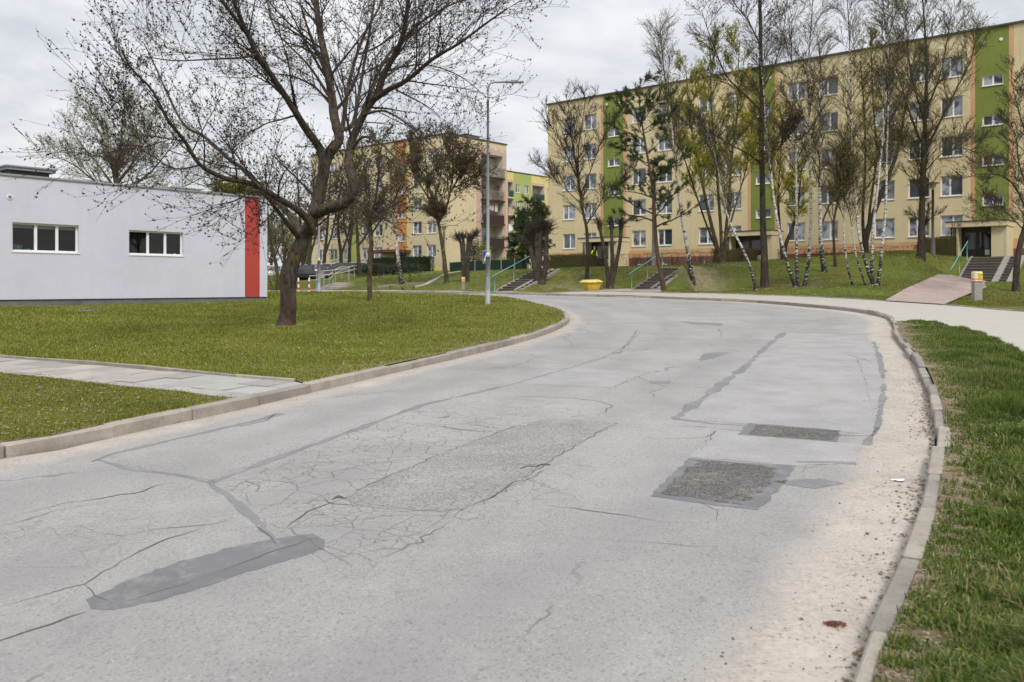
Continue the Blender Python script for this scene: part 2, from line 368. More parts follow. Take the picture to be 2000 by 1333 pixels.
def concrete(name, c, sc=1.0, stain=.5, rough=.92, moss=False):
    m = Mat(name, rough, .25); v = m.pos(); rnd = m.n('ShaderNodeObjectInfo').outputs['Random']
    a = m.noise(v, 2.1*sc, 6, .65); b = m.noise(v, 45*sc, 3, .7)
    g = m.ramp(m.math('ADD', m.math('MULTIPLY', a, .6), m.math('MULTIPLY', b, .4)), [(0.3, tuple(x*(1-stain*.55) for x in c)), (0.55, c), (0.75, tuple(min(1, x*(1+stain*.3)) for x in c))])
    tone = m.ramp(rnd, [(0, (.74, .74, .75)), (1, (1.12, 1.10, 1.07))]); g = m.mix(1.0, g, tone, 'MULTIPLY')
    g = m.mix(m.math('MULTIPLY', m.ss(m.noise(v, 7*sc, 5, .75), .56, .72), stain), g, tuple(x*.42 for x in c))
    if moss: g = m.mix(m.math('MULTIPLY', m.ss(m.noise(v, 3, 5, .7), .55, .7), .4), g, (.16, .16, .09))
    m.col(g); m.bump(b, .5, .006); return m.m
M = {}
M['asphalt'] = asphalt()
M['coarse'] = patch_mat('coarse_worn_asphalt', (0.272, 0.265, 0.260), 85, .34, .7)
M['dark_patch'] = patch_mat('dark_new_asphalt', (0.125, 0.12, 0.115), 80, .55, .8)
M['bitumen'] = patch_mat('smooth_bitumen', (0.165, 0.168, 0.18), 240, .12, .12)
M['pale_patch'] = patch_mat('pale_fine_asphalt', (0.315, 0.312, 0.312), 170, .22, .2)
M['mid_patch'] = patch_mat('mid_asphalt', (0.262, 0.26, 0.262), 120, .3, .3)
M['seam'] = patch_mat('sealed_joint', (0.208, 0.208, 0.214), 200, .2, .2)
cm = Mat('crack_dirt', .95, .1); cm.col((0.115, 0.10, 0.09)); M['crack'] = cm.m
M['lawn'] = grass_ground('lawn_turf', .25); M['verge'] = grass_ground('verge_turf', .75, [(0.36, (.065, .05, .032)), (.44, (.10, .085, .045)), (.54, (.12, .12, .035)), (.64, (.15, .16, .045))]); M['bank'] = grass_ground('bank_turf', .8, [(0.36, (.075, .062, .03)), (.44, (.105, .11, .026)), (.53, (.125, .15, .028)), (.62, (.165, .18, .04))])
M['kerb'] = concrete('kerb_concrete', (0.35, 0.32, 0.28), 1.6, .75)
M['slab'] = concrete('path_slab', (0.37, 0.35, 0.325), 1.0, .45)
M['slab_clean'] = concrete('newer_path_slab', (0.36, 0.36, 0.35), 1.0, .2)
M['walk'] = concrete('pavement_concrete', (0.39, 0.375, 0.35), .5, .18)
M['concrete'] = concrete('grey_concrete', (0.30, 0.29, 0.27), 1.2, .6)
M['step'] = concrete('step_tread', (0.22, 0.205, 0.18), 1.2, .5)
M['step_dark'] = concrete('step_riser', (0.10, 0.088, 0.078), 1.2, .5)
def brickwalk():
    m = Mat('pink_block_paving', .92, .2); v = m.pos()
    br = m.n('ShaderNodeTexBrick'); br.inputs['Scale'].default_value = 1; br.inputs['Brick Width'].default_value = .2; br.inputs['Row Height'].default_value = .1; br.inputs['Mortar Size'].default_value = .006
    br.inputs['Color1'].default_value = (.41, .33, .305, 1); br.inputs['Color2'].default_value = (.355, .285, .265, 1); br.inputs['Mortar'].default_value = (.18, .15, .13, 1)
    mp = m.n('ShaderNodeMapping'); mp.inputs['Rotation'].default_value = (0, 0, .86); m.l(v, mp.inputs[0]); m.l(mp.outputs[0], br.inputs['Vector'])
    m.col(m.mix(.5, br.outputs[0], m.ramp(m.noise(v, 1.2, 5, .7), [(0.3, (.7, .7, .7)), (.7, (1.4, 1.35, 1.3))]), 'MULTIPLY')); return m.m
M['pink'] = brickwalk()
def blade_mat(name, stops, rough=.6):
    m = Mat(name, rough, .25); r = m.n('ShaderNodeNewGeometry').outputs['Random Per Island']; v = m.pos()
    f = m.math('ADD', m.math('MULTIPLY', r, .55), m.math('MULTIPLY', m.noise(v, .7, 4, .6), .45))
    c = m.ramp(f, stops); m.col(c)
    # light through the leaf
    tr = m.n('ShaderNodeBsdfTranslucent'); m.l(c, tr.inputs[0]); ms = m.n('ShaderNodeMixShader'); ms.inputs[0].default_value = .3
    m.l(m.b.outputs[0], ms.inputs[1]); m.l(tr.outputs[0], ms.inputs[2]); m.l(ms.outputs[0], m.t.nodes['Material Output'].inputs[0]); return m.m
M['blade'] = blade_mat('grass_blade', [(0.22, (0.085, 0.11, 0.015)), (0.45, (0.16, 0.195, 0.023)), (0.6, (0.235, 0.255, 0.032)), (0.75, (0.36, 0.33, 0.11))])
M['blade_near'] = blade_mat('verge_grass_blade', [(0.2, (0.045, 0.085, 0.014)), (0.42, (0.085, 0.15, 0.024)), (0.58, (0.135, 0.195, 0.032)), (0.69, (0.20, 0.22, 0.055)), (0.77, (0.38, 0.31, 0.18))])
M['blade_bank'] = blade_mat('bank_grass_blade', [(0.22, (0.085, 0.085, 0.02)), (0.45, (0.125, 0.155, 0.024)), (0.62, (0.17, 0.195, 0.03)), (0.78, (0.27, 0.23, 0.10))])
# ------------------------------------------------------------------ road
cut = lambda L, a, b: [tuple(p) for p in L][a:b]
road_poly = np.vstack([inner_s, outer_s[::-1]])
def pxpoly(pts): return np.array([un(*p) for p in pts])
crA = pxpoly([(430, 938), (600, 872), (700, 838), (840, 798), (1010, 838), (935, 862), (800, 916), (670, 972), (560, 1030), (470, 960)])
crB = pxpoly([(560, 1030), (670, 980), (780, 1000), (905, 1000), (1000, 965), (1100, 905), (1110, 915), (960, 985), (800, 1050), (690, 1100)])
crC = pxpoly([(900, 790), (960, 775), (1150, 778), (1190, 800), (1130, 820), (1000, 838), (880, 830)])
crD = pxpoly([(1640, 690), (1725, 740), (1715, 790), (1640, 770), (1590, 745)])
crE = pxpoly([(-100, 1060), (150, 1010), (420, 1010), (300, 1080), (100, 1130), (-200, 1180)])
def crackle(V):
    f = np.zeros(len(V))
    for poly, s in ((crA, 1), (crB, 1), (crC, .45), (crD, .5), (crE, .4)):
        ins = inside(V, poly); d = dist_poly(V, np.vstack([poly, poly[:1]]))
        f = np.maximum(f, np.where(ins, 1, np.clip(1-d/.25, 0, 1))*s)
    return f
road = drape('road', road_poly, .22, 0.0, M['asphalt'], {'d_out': lambda V: np.minimum(dist_poly(V, outer_s), 9), 'd_in': lambda V: np.minimum(dist_poly(V, inner_s), 9), 'crackle': crackle}, far_step=.9)
def jag(pts, seg, amp, rng, closed=False):
    p = np.asarray(pts, float)
    if closed: p = np.vstack([p, p[:1]])
    out = []
    for a, b in zip(p[:-1], p[1:]):
        L = np.linalg.norm(b-a); n = max(1, int(L/seg)); nr = np.array([-(b-a)[1], (b-a)[0]])/max(L, 1e-6)
        for k in range(n):
            j = 0 if k == 0 else rng.normal()*amp*min(1, L/.5)
            out.append(a+(b-a)*k/n+nr*j)
    if not closed: out.append(p[-1])
    return np.array(out)
def zr(X, Y): return B(Y)
def flat(name, pts, off, mat, seg=.12, amp=.010, label=None, seed=0, parent=None):
    seg = min(seg, .06) if max(p[1] for p in pts) > 760 else seg
    q = jag(pxpoly(pts), seg, amp, np.random.default_rng(seed+5), True)
    me = bpy.data.meshes.new(name); me.from_pydata([(x, y, float(B(y))+off*.35) for x, y in q], [], [list(range(len(q)))])
    me.materials.append(mat); me.update()
    if me.polygons[0].normal.z < 0: me.flip_normals()
    o = link(name, me, parent or road)
    if label: o['label'] = label
    return o
def ribbon(name, pts, w, off, mat, seg=.12, amp=.02, wj=.35, seed=0, label=None, taper=False):
    rng = np.random.default_rng(seed+50); q = jag(pxpoly(pts), seg, amp, rng); n = len(q)
    t = np.gradient(q, axis=0); t /= np.linalg.norm(t, axis=1)[:, None]+1e-9; nr = np.c_[-t[:, 1], t[:, 0]]
    wn_ = np.convolve(rng.normal(size=n+8), np.hanning(9)/2.2, 'valid')[:n]; ww = w*(1+wj*wn_*1.5).clip(.3, 2.0)
    if taper: ww = ww*np.minimum(1, np.minimum(np.arange(n)+.3, n-np.arange(n)-.7)/max(1, n*.25))
    a = q+nr*ww[:, None]/2; b = q-nr*ww[:, None]/2; V = np.vstack([a, b])
    f = np.array([[i, i+n, i+n+1, i+1] for i in range(n-1)])
    me = mesh_np(name, np.c_[V, B(V[:, 1])+off*.35], f, [mat]); o = link(name, me, road)
    if me.polygons[0].normal.z < 0: me.flip_normals()
    if label: o['label'] = label
    return o
flat('asphalt_patch', [(1530, 650), (1690, 655), (1722, 700), (1728, 745), (1712, 800), (1700, 850), (1640, 843), (1460, 828), (1322, 818), (1400, 768), (1470, 700)], .004, M['pale_patch'], label='large pale panel of newer asphalt', seed=1)
flat('asphalt_patch', [(1085, 717), (1272, 726), (1197, 757), (1005, 750)], .004, M['pale_patch'], seed=2)
flat('asphalt_patch', [(1395, 838), (1640, 866), (1690, 860), (1665, 905), (1555, 910), (1350, 893)], .004, M['pale_patch'], seed=3)
flat('asphalt_patch', [(1065, 817), (1205, 825), (1120, 872), (1040, 922), (965, 968), (900, 997), (790, 1000), (700, 987), (668, 975), (735, 940), (830, 900), (935, 858)], .005, M['coarse'], label='long coarse worn strip of asphalt', seed=4, seg=.08, amp=.02)
flat('asphalt_patch', [(1345, 895), (1450, 905), (1556, 910), (1534, 945), (1482, 997), (1380, 985), (1270, 970), (1300, 938)], .006, M['bitumen'], seed=5, label='bitumen border of the dark square patch')
flat('asphalt_patch', [(1362, 899), (1440, 905), (1515, 914), (1500, 950), (1452, 988), (1400, 981), (1290, 965), (1325, 932)], .010, M['dark_patch'], seed=6, label='dark coarse square patch', seg=.07, amp=.02)
flat('asphalt_patch', [(1463, 827), (1642, 841), (1634, 864), (1440, 850)], .006, M['bitumen'], seed=7)
flat('asphalt_patch', [(1478, 831), (1640, 843), (1628, 861), (1462, 849)], .010, M['dark_patch'], seed=8, label='narrow dark asphalt patch', seg=.08)
flat('bitumen_smear', [(168, 1172), (235, 1140), (330, 1105), (450, 1070), (540, 1052), (612, 1043), (634, 1055), (632, 1073), (560, 1096), (480, 1118), (420, 1140), (320, 1172), (220, 1192), (178, 1190)], .004, M['bitumen'], seg=.035, amp=.012, seed=9, label='long smooth bitumen smear')
flat('bitumen_smear', [(1500, 940), (1600, 935), (1650, 945), (1590, 955)], .006, M['seam'], seg=.05, amp=.015, seed=10)
flat('bitumen_smear', [(1375, 690), (1430, 688), (1395, 700), (1365, 706)], .006, M['seam'], seg=.06, amp=.02, seed=11)
flat('bitumen_smear', [(1330, 628), (1410, 632), (1408, 637), (1350, 634)], .006, M['seam'], seg=.1, amp=.03, seed=12)
flat('bitumen_smear', [(1265, 745), (1310, 744), (1305, 750), (1270, 750)], .006, M['seam'], seg=.05, amp=.02, seed=13)
for k, (pts, wd) in enumerate([([(410, 943), (600, 873), (830, 790), (1005, 750)], .075), ([(1005, 750), (1110, 720), (1180, 699), (1225, 675), (1250, 650)], .03),
        ([(180, 902), (215, 888), (300, 868), (400, 845), (500, 822), (552, 808)], .07), ([(190, 898), (260, 918), (360, 930), (412, 945)], .05), ([(412, 945), (470, 990), (545, 1060)], .05),
        ([(1318, 818), (1390, 766), (1450, 722), (1500, 675), (1532, 650)], .13), ([(1315, 818), (1390, 828), (1460, 832)], .10), ([(1532, 650), (1620, 651), (1700, 655)], .10),
        ([(1640, 851), (1702, 852), (1715, 835)], .06), ([(1555, 903), (1620, 903), (1672, 906)], .06), ([(1706, 668), (1718, 700), (1726, 740)], .08), ([(1727, 750), (1720, 800), (1716, 830), (1690, 870)], .06),
        ([(540, 808), (520, 822), (470, 833)], .05)]):
    ribbon('sealed_seam', pts, wd*.85, .005, M['seam'], seed=k, amp=.008, seg=.09)
CRK = [([(-60, 1205), (60, 1170), (165, 1142), (200, 1118), (255, 1088), (330, 1052), (400, 1030)], .014), ([(-80, 1275), (60, 1232), (170, 1196)], .016), ([(150, 1022), (185, 1040), (240, 1048), (300, 1035), (380, 1028), (462, 1016)], .010),
       ([(165, 1143), (185, 1165), (215, 1175)], .010), ([(200, 1190), (330, 1150), (480, 1098), (600, 1055), (640, 1048)], .008), ([(210, 893), (280, 918), (345, 928), (415, 940), (480, 960)], .014), ([(500, 1028), (530, 1050), (545, 1068)], .014),
       ([(560, 1030), (610, 1062), (650, 1085), (690, 1108)], .012), ([(690, 1106), (790, 1072), (880, 1018), (1000, 950), (1120, 892)], .009), ([(670, 973), (760, 930), (880, 880), (1000, 835), (1065, 816)], .014), ([(668, 976), (740, 988), (830, 998), (900, 997), (960, 972), (1040, 925), (1120, 873), (1205, 826)], .016),
       ([(1000, 985), (1120, 993), (1200, 1005), (1290, 1020), (1360, 1022)], .009), ([(1120, 1053), (1240, 1058), (1350, 1068), (1420, 1070)], .008), ([(1210, 853), (1310, 858), (1380, 855), (1400, 842), (1352, 895)], .009),
       ([(930, 778), (1040, 775), (1110, 777), (1170, 785), (1196, 793), (1172, 812), (1148, 822)], .012), ([(1130, 810), (1150, 818)], .010), ([(830, 830), (920, 842), (975, 845)], .010), ([(960, 796), (1040, 798), (1090, 782)], .008),
       ([(1000, 752), (1080, 755), (1195, 757), (1240, 738), (1270, 727)], .010), ([(985, 700), (1100, 712), (1180, 722), (1272, 726)], .010), ([(960, 698), (1060, 700), (1150, 715)], .006), ([(1100, 592), (1160, 606), (1260, 600)], .02), ([(1100, 640), (1180, 634), (1250, 636)], .015), ([(1250, 640), (1210, 690), (1120, 714)], .02),
       ([(1400, 640), (1410, 652), (1406, 662)], .02), ([(1640, 690), (1680, 700), (1720, 716)], .012), ([(1610, 760), (1660, 768), (1700, 762)], .012), ([(1670, 690), (1690, 745), (1700, 790)], .010), ([(760, 1180), (830, 1150), (900, 1138)], .006), ([(560, 1030), (600, 1000), (640, 985), (668, 975)], .014),
       ([(20, 1010), (120, 985), (260, 965), (340, 940)], .012), ([(0, 1030), (100, 1000), (230, 978)], .010), ([(600, 958), (650, 985), (720, 990)], .01), ([(1300, 590), (1380, 601), (1450, 603)], .015), ([(1000, 600), (1100, 603), (1180, 598)], .015),
       ([(1360, 980), (1400, 998), (1400, 1020)], .008), ([(1580, 905), (1560, 925), (1580, 940)], .008), ([(930, 915), (1000, 905), (1080, 912)], .006)]
for k, (pts, wd) in enumerate(CRK): ribbon('crack', pts, wd*.48, .009, M['crack'], seg=.07, amp=.014, wj=.5, seed=100+k, taper=True)
# two small pot-holes with broken rims: pit, rim chips
for k, pts in enumerate([[(1018, 916), (1030, 910), (1048, 912), (1058, 907), (1074, 909), (1060, 914), (1040, 917), (1022, 921)], [(650, 976), (664, 968), (680, 974), (676, 983), (655, 985)]]):
    ribbon('pothole', [(1016, 917), (1030, 911), (1046, 913), (1056, 908), (1076, 909)] if k == 0 else [(648, 978), (660, 970), (672, 975), (684, 971)], .055, .013, M['crack'], seg=.025, amp=.012, wj=.9, seed=60+k, taper=True)

# ------------------------------------------------------------------ kerbs
def arc_pts(L, step):
    L = np.asarray(L); s = np.r_[0, np.cumsum(np.hypot(*np.diff(L, axis=0).T))]; t = np.arange(0, s[-1], step)
    return np.c_[np.interp(t, s, L[:, 0]), np.interp(t, s, L[:, 1])]
def stone_mesh(L, wd, z0, z1, b):
    mb = MB(); mb.box(0, L, 0, wd, z0, z1); return mb.mesh('kerbstone', M['kerb'], bevel=b)
def kerb_run(name, label, L, side, step, wd, z0, z1, piece, zoff=0.0, jit=.006, clipf=None):
    root = empty(name, kind='structure'); root['label'] = label
    me = stone_mesh(step*.988, wd, z0, z1, min(.015, wd*.12)); p = arc_pts(L, step); rng = np.random.default_rng(3)
    for a, b in zip(p[:-1], p[1:]):
        if clipf and not clipf((a+b)/2): continue
        za, zb = z1_(a)+zoff, z1_(b)+zoff
        d = Vector((b[0]-a[0], b[1]-a[1], zb-za)).normalized()
        Mx = Matrix.Identity(4); y = Vector((-d.y, d.x, 0)).normalized(); z = d.cross(y)
        for i, c in enumerate((d, y, z)):
            for r in range(3): Mx[r][i] = c[r]
        off = y*(0 if side > 0 else -wd)
        j = rng.normal(size=3)*jit
        Mx.translation = Vector((a[0], a[1], za+j[2]))+off+Vector((j[0], j[1], 0))
        o = link(piece, me, root); o.matrix_basis = Mx @ Matrix.Rotation(rng.normal()*.006, 4, 'Z') @ Matrix.Rotation(rng.normal()*.012, 4, 'X')
    return root
z1_ = lambda a: z1(a[0], a[1])
kerb_run('kerb', 'concrete kerbstones along the inside of the bend', inner_s, 1, 1.0, KW, -.12, .112, 'kerbstone', clipf=lambda c: c[1] > 3)
kerb_run('kerb', 'concrete kerbstones along the outside of the bend', outer_s, -1, 1.0, .105, -.12, .108, 'kerbstone', jit=.014, clipf=lambda c: c[1] > 1)
inner_k = offpoly(inner_s, KW-.025); outer_k = offpoly(outer_s, -.085)
# ------------------------------------------------------------------ pavement, paths, lawns
soil = Mat('kerb_soil', .95, .1); v_ = soil.pos(); soil.col(soil.ramp(soil.noise(v_, 14, 5, .7), [(.3, (.10, .08, .055)), (.7, (.26, .215, .16))])); M['soil'] = soil.m
for L_, sg_ in ((inner_s, 1), (outer_s, -1)):
    a_ = offpoly(L_, .095*sg_); b_ = offpoly(L_, .38*sg_); n_ = len(L_); V_ = np.vstack([a_, b_]); i_ = np.arange(n_-1)[:, None]
    f_ = np.hstack([i_, i_+1, i_+1+n_, i_+n_]); me = mesh_np('kerb_bed', np.c_[V_, Z(V_[:, 0], V_[:, 1])+.055], f_ if sg_ < 0 else f_[:, ::-1], [M['soil']]); link('kerb_bed', me)['kind'] = 'structure'
    if me.polygons[0].normal.z < 0: me.flip_normals()
wf = smooth_line(walk_far, 1.0); ve = np.array(verge_edge)
j0 = int(np.argmin(np.hypot(outer_k[:, 0]-ve[0, 0]+.2, outer_k[:, 1]-ve[0, 1])))
# pavement: from where it leaves the kerb, along the kerb to the far left, back along its far edge, round by the verge
ve_s = smooth_line(verge_edge, .6)
pav_poly = np.vstack([outer_k[j0:], wf[::-1], ve_s[::-1]])
drape('pavement', pav_poly, .5, .115, M['walk'], far_step=2)
verge_poly = np.vstack([ve_s[1:], outer_k[2:j0+1]])
# left path
pu = [tuple(un(px, py, .12)) for px, py in [(641, 747), (450, 732), (250, 712), (0, 695)]]+[(-14.5, 17.5)]
pl = [tuple(un(px, py, .12)) for px, py in [(478, 784), (350, 764), (250, 756), (0, 727)]]+[(-13.6, 15.6)]
pu_s = smooth_line(pu, .5); pl_s = smooth_line(pl, .5)
def kidx(p): return int(np.argmin(np.hypot(inner_k[:, 0]-p[0], inner_k[:, 1]-p[1])))
iu, il = kidx(pu[0]), kidx(pl[0])
path_poly = np.vstack([inner_k[il:iu+1], pu_s[1:], pl_s[::-1][:-1]])
drape('path_bed', path_poly, .5, .07, M['bank'], far_step=1)
lawn_poly = np.vstack([inner_k[iu:], [(-50, 66), (-70, 40), (-50, 22)], pu_s[::-1][:-1]])
strip_poly = np.vstack([inner_k[2:il+1], pl_s[1:], [(-20, 14), (-16, 0)]])
def bare_near(L, wd, extra=()):
    def f(V):
        d = dist_poly(V, L); b = np.clip(1-d/wd, 0, 1)
        for (x, y, r) in extra: b = np.maximum(b, np.clip(1.3-np.hypot(V[:, 0]-x, V[:, 1]-y)/r, 0, 1))
        return b
    return f
def bpt(px, py, r): x, y = un(px, py, .12); return (x, y, r)
drape('lawn', lawn_poly, .45, .115, M['lawn'], {'bare': bare_near(inner_k, .35, [bpt(640, 722, .6), bpt(560, 636, .6), bpt(722, 589, .8)])}, far_step=1.6)
drape('lawn', strip_poly, .35, .115, M['verge'], {'bare': bare_near(inner_k, .5, [bpt(400, 795, .5)])}, far_step=1.2)
drape('verge', verge_poly, .3, .115, M['verge'], {'bare': bare_near(outer_k, .6, [bpt(1790, 635, .8), bpt(1810, 640, .6)])}, far_step=1.0)
far_poly = bank_poly = np.vstack([wf, [(-60, 85), (60, 85), (50, 40), (36, -6)]])
pink1 = [un(1845, 596, .12), un(1728, 588.5, .12), (772/F*41.5, 41.5), (832/F*46, 46), (25.6, 49.95), (27.9, 48.0), (955/F*46.5, 46.5), (926/F*42.5, 42.5), (885/F*38.6, 38.6)]
drape('embankment', bank_poly, .9, .115, M['bank'], {'bare': lambda V: np.maximum.reduce([np.clip(1.2-np.hypot(V[:, 0]-x, (V[:, 1]-y)*.8)/r, 0, 1) for x, y, r in
      [(10.6, 48.6, 1.6), (9.6, 50.2, 1.3), (4.6, 47.6, 1.3), (-7.8, 60, 1.8), (-9, 60, 1.6), (12.6, 53.5, 2), (15, 45, 1.2), (3.6, 48.2, 1.0), (2.6, 49.4, .8)]])}, far_step=.95)
drape('terrace', [(-160, 84.8), (160, 84.8), (160, 260), (-160, 260)], 6, .115, M['bank'], {'bare': lambda V: V[:, 0]*0}, far_step=8)
drape('footpath', pink1, .4, .15, M['pink'], far_step=.6)
pink2 = [(150/F*46.2, 46.1), (6.75, 47.9), (8.2, 46.6), (290/F*44.6, 44.5)]
drape('footpath', pink2, .4, .15, M['pink'], far_step=.6)
# ground sheet to the horizon, a little below
rr = np.r_[np.arange(0, 100, 6), np.geomspace(100, 3000, 18)]; aa = np.linspace(0, 2*math.pi, 49)[:-1]
G = np.array([[r*math.cos(a), 40+r*math.sin(a)] for r in rr for a in aa]); nA = len(aa)
zG = np.where(np.hypot(G[:, 0], G[:, 1]-40) < 220, Z(G[:, 0], np.clip(G[:, 1], -40, 400))-.45, 1.2)
ff = np.array([[i*nA+j, (i+1)*nA+j, (i+1)*nA+(j+1) % nA, i*nA+(j+1) % nA] for i in range(len(rr)-1) for j in range(nA)])
link('ground', mesh_np('ground', np.c_[G, zG], ff, [M['bank']], smooth=True))['kind'] = 'structure'
# slabs of the left path: rows across, in the path's own direction
root = empty('path_paving', kind='structure'); root['label'] = 'concrete slabs of the path on the left'
mb = MB(); mb.box(0, .485, 0, .485, -.05, 0); sm = [mb.mesh('slab', M['slab'], bevel=.006), mb.mesh('slab', M['slab_clean'], bevel=.006)]
dirp = np.array(pu[3])-np.array(pu[0]); dirp /= np.linalg.norm(dirp); nrp = np.array([dirp[1], -dirp[0]])
if nrp@(np.array(pl[0])-np.array(pu[0])) < 0: nrp = -nrp
rng = np.random.default_rng(4)
for j in range(6):
    for i in range(-6, 24):
        sh = .25 if j % 2 else 0
        o0 = np.array(pu[0])+dirp*(i*.505+sh)+nrp*(.06+j*.505)
        corners = np.array([o0, o0+dirp*.49, o0+dirp*.49+nrp*.49, o0+nrp*.49])
        n_in = inside(corners, path_poly).sum()
        ctr = corners.mean(0)
        if n_in < 4:                                  # a slab cut to fit along the kerb or the edge
            sub_ = [tuple(p) for p in path_poly]; cc = corners if (corners[1]-corners[0])[0]*(corners[2]-corners[1])[1]-(corners[1]-corners[0])[1]*(corners[2]-corners[1])[0] > 0 else corners[::-1]
            for k in range(4):
                A, Bq = cc[k], cc[(k+1) % 4]; sd = lambda p: (Bq[0]-A[0])*(p[1]-A[1])-(Bq[1]-A[1])*(p[0]-A[0]); nw = []
                for p, q in zip(sub_, sub_[1:]+sub_[:1]):
                    sp, sq = sd(p), sd(q)
                    if sp >= 0: nw.append(p)
                    if (sp >= 0) != (sq >= 0): t = sp/(sp-sq); nw.append((p[0]+(q[0]-p[0])*t, p[1]+(q[1]-p[1])*t))
                sub_ = nw
                if not sub_: break
            if len(sub_) < 3: continue
            g = np.array(sub_); area = .5*abs(np.dot(g[:, 0], np.roll(g[:, 1], 1))-np.dot(g[:, 1], np.roll(g[:, 0], 1)))
            if area < .012: continue
            m_ = g.mean(0); g = m_+(g-m_)*.975; me = bpy.data.meshes.new('slab'); n_ = len(g); dz_ = rng.normal()*.003
            vt = [(x-m_[0], y-m_[1], float(B(y)-B(m_[1]))) for x, y in g]+[(x-m_[0], y-m_[1], float(B(y)-B(m_[1]))-.05) for x, y in g]
            me.from_pydata(vt, [], [tuple(range(n_)), tuple(reversed(range(n_, 2*n_)))]+[(k, n_+k, n_+(k+1) % n_, (k+1) % n_) for k in range(n_)]); me.materials.append(M['slab_clean' if i < 4 else 'slab']); me.update()
            if me.polygons[0].normal.z < 0: me.flip_normals()
            link('slab', me, root, (m_[0], m_[1], float(B(m_[1]))+.104+dz_)); continue
        zc = [float(B(c[1])) for c in corners]
        ex = Vector((dirp[0]*.49, dirp[1]*.49, zc[1]-zc[0])).normalized(); ey = Vector((nrp[0]*.49, nrp[1]*.49, zc[3]-zc[0])).normalized()
        ez = ex.cross(ey).normalized()
        if ez.z < 0: ez = -ez
        Mx = Matrix.Identity(4)
        for k, c in enumerate((ex, ey, ez)):
            for r in range(3): Mx[r][k] = c[r]
        Mx.translation = Vector((o0[0], o0[1], zc[0]+.106+rng.normal()*.004))
        o = link('slab', sm[1 if (i < 4 and j < 4) else 0], root); o.matrix_basis = Mx @ Matrix.Rotation(rng.normal()*.010, 4, 'X') @ Matrix.Rotation(rng.normal()*.010, 4, 'Y')
kerb_run('path_edging', 'thin concrete edging beside the left path', pu_s[1:], 1, 1.0, .06, -.1, .135, 'edging_stone')
kerb_run('path_edging', 'thin concrete edging behind the pavement', wf, 1, 1.0, .07, -.1, .15, 'edging_stone', clipf=lambda c: 20 < c[1] < 62 and not inside(np.array([c]), pink1)[0] and not inside(np.array([c]), pink2)[0])
# ------------------------------------------------------------------ grass
def blades(name, poly, n, dmin, dmax, mat, hfun, wfun, simple=False, avoid=None, seed=1, zoff=.115, parts=False, kindlabel=None):
    rng = np.random.default_rng(seed); poly = np.asarray(poly); out = []
    x0, y0 = poly.min(0); x1, y1 = poly.max(0); y0 = max(y0, dmin); y1 = min(y1, dmax); tot = 0
    while tot < n:
        k = n*2
        u = rng.random(k); y = 1/(1/y0*(1-u)+1/y1*u)                 # denser near the eye (1/d^2)
        x = x0+(x1-x0)*rng.random(k); keep = rng.random(k) < np.minimum(1, (y0+2.)/(y+2.)*1.0)**0
        keep &= np.abs(x) < .64*y+.8
        q = np.c_[x, y][keep]; q = q[inside(q, poly)]
        if avoid is not None: q = q[avoid(q, rng)]
        out.append(q); tot += len(q)
        if len(q) == 0: break
    q = np.vstack(out)[:n]; n = len(q)
    d = np.hypot(q[:, 0], q[:, 1]); h = hfun(q, d, rng); wd = wfun(q, d, rng)
    zb = Z(q[:, 0], q[:, 1])+zoff-.01
    a = rng.random(n)*2*math.pi; la = rng.random(n)*2*math.pi; ln = rng.random(n)**1.3*.9+.15
    s = np.c_[np.cos(a), np.sin(a), np.zeros(n)]*wd[:, None]/2; b = np.c_[q, zb]
    ld = np.c_[np.cos(la), np.sin(la), np.zeros(n)]
    up = np.array([0, 0, 1.])
    m1 = b+up*(h*.6)[:, None]+ld*(h*ln*.25)[:, None]; tp = b+up*(h*(1-.35*ln))[:, None]+ld*(h*ln*.85)[:, None]
    if simple:
        V = np.stack([b-s, b+s, tp], 1).reshape(-1, 3); i = np.arange(n)[:, None]*3; me = mesh_np(name, V, [np.hstack([i, i+1, i+2])], [mat])
    else:
        V = np.stack([b-s, b+s, m1+s*.8, m1-s*.8, tp], 1).reshape(-1, 3); i = np.arange(n)[:, None]*5
        me = mesh_np(name, V, [np.hstack([i, i+1, i+2, i+3]), np.hstack([i+3, i+2, i+4])], [mat])
    return tag(link(name, me), kindlabel, None, None, 'stuff')
def nz(q, s, seed):                                                  # cheap smooth noise
    r = np.random.default_rng(seed); v = np.zeros(len(q))
    for _ in range(7):
        k = r.normal(size=2)*s; v += np.sin(q@k+r.random()*6.3)
    return v/7
kv = lambda q, L, w, rng: (dist_poly(q, L)+rng.random(len(q))*w*.8 > w*.62)
def verge_h(q, d, rng):
    k = dist_poly(q, outer_k); t = np.clip((k-.10)/.55, 0, 1); n_ = nz(q, 3.0, 5)*1.6+nz(q, 9, 15)*.7+.42
    return (.028+.19*t*np.clip(n_, .05, 1.3)+.04*rng.random(len(q))**2)*(1+.012*d)*np.clip(1.35-.055*q[:, 1], .35, 1)
near_d = lambda q, rng: kv(q, outer_k, .10, rng) & (nz(q, 16, 8)*1.2+nz(q, 4, 9)*.6+rng.random(len(q))*1.1+np.clip((dist_poly(q, outer_k)-1.0)*.5, -.25, .5)-.4*(dist_poly(q, outer_k) < .12+.3*rng.random(len(q))) > .12)
blades('grass', verge_poly, 110000, 8.0, 30, M['blade_near'], verge_h, lambda q, d, r: (.0028+.0011*d)*(.7+.6*r.random(len(q))), avoid=near_d, seed=12, simple=True, kindlabel='grass on the far part of the verge')
blades('grass', verge_poly, 90000, 2.0, 8.2, M['blade_near'], verge_h, lambda q, d, r: (.0032+.0010*d)*(.7+.6*r.random(len(q))), avoid=near_d, seed=2, kindlabel='uneven grass on the verge at the right')
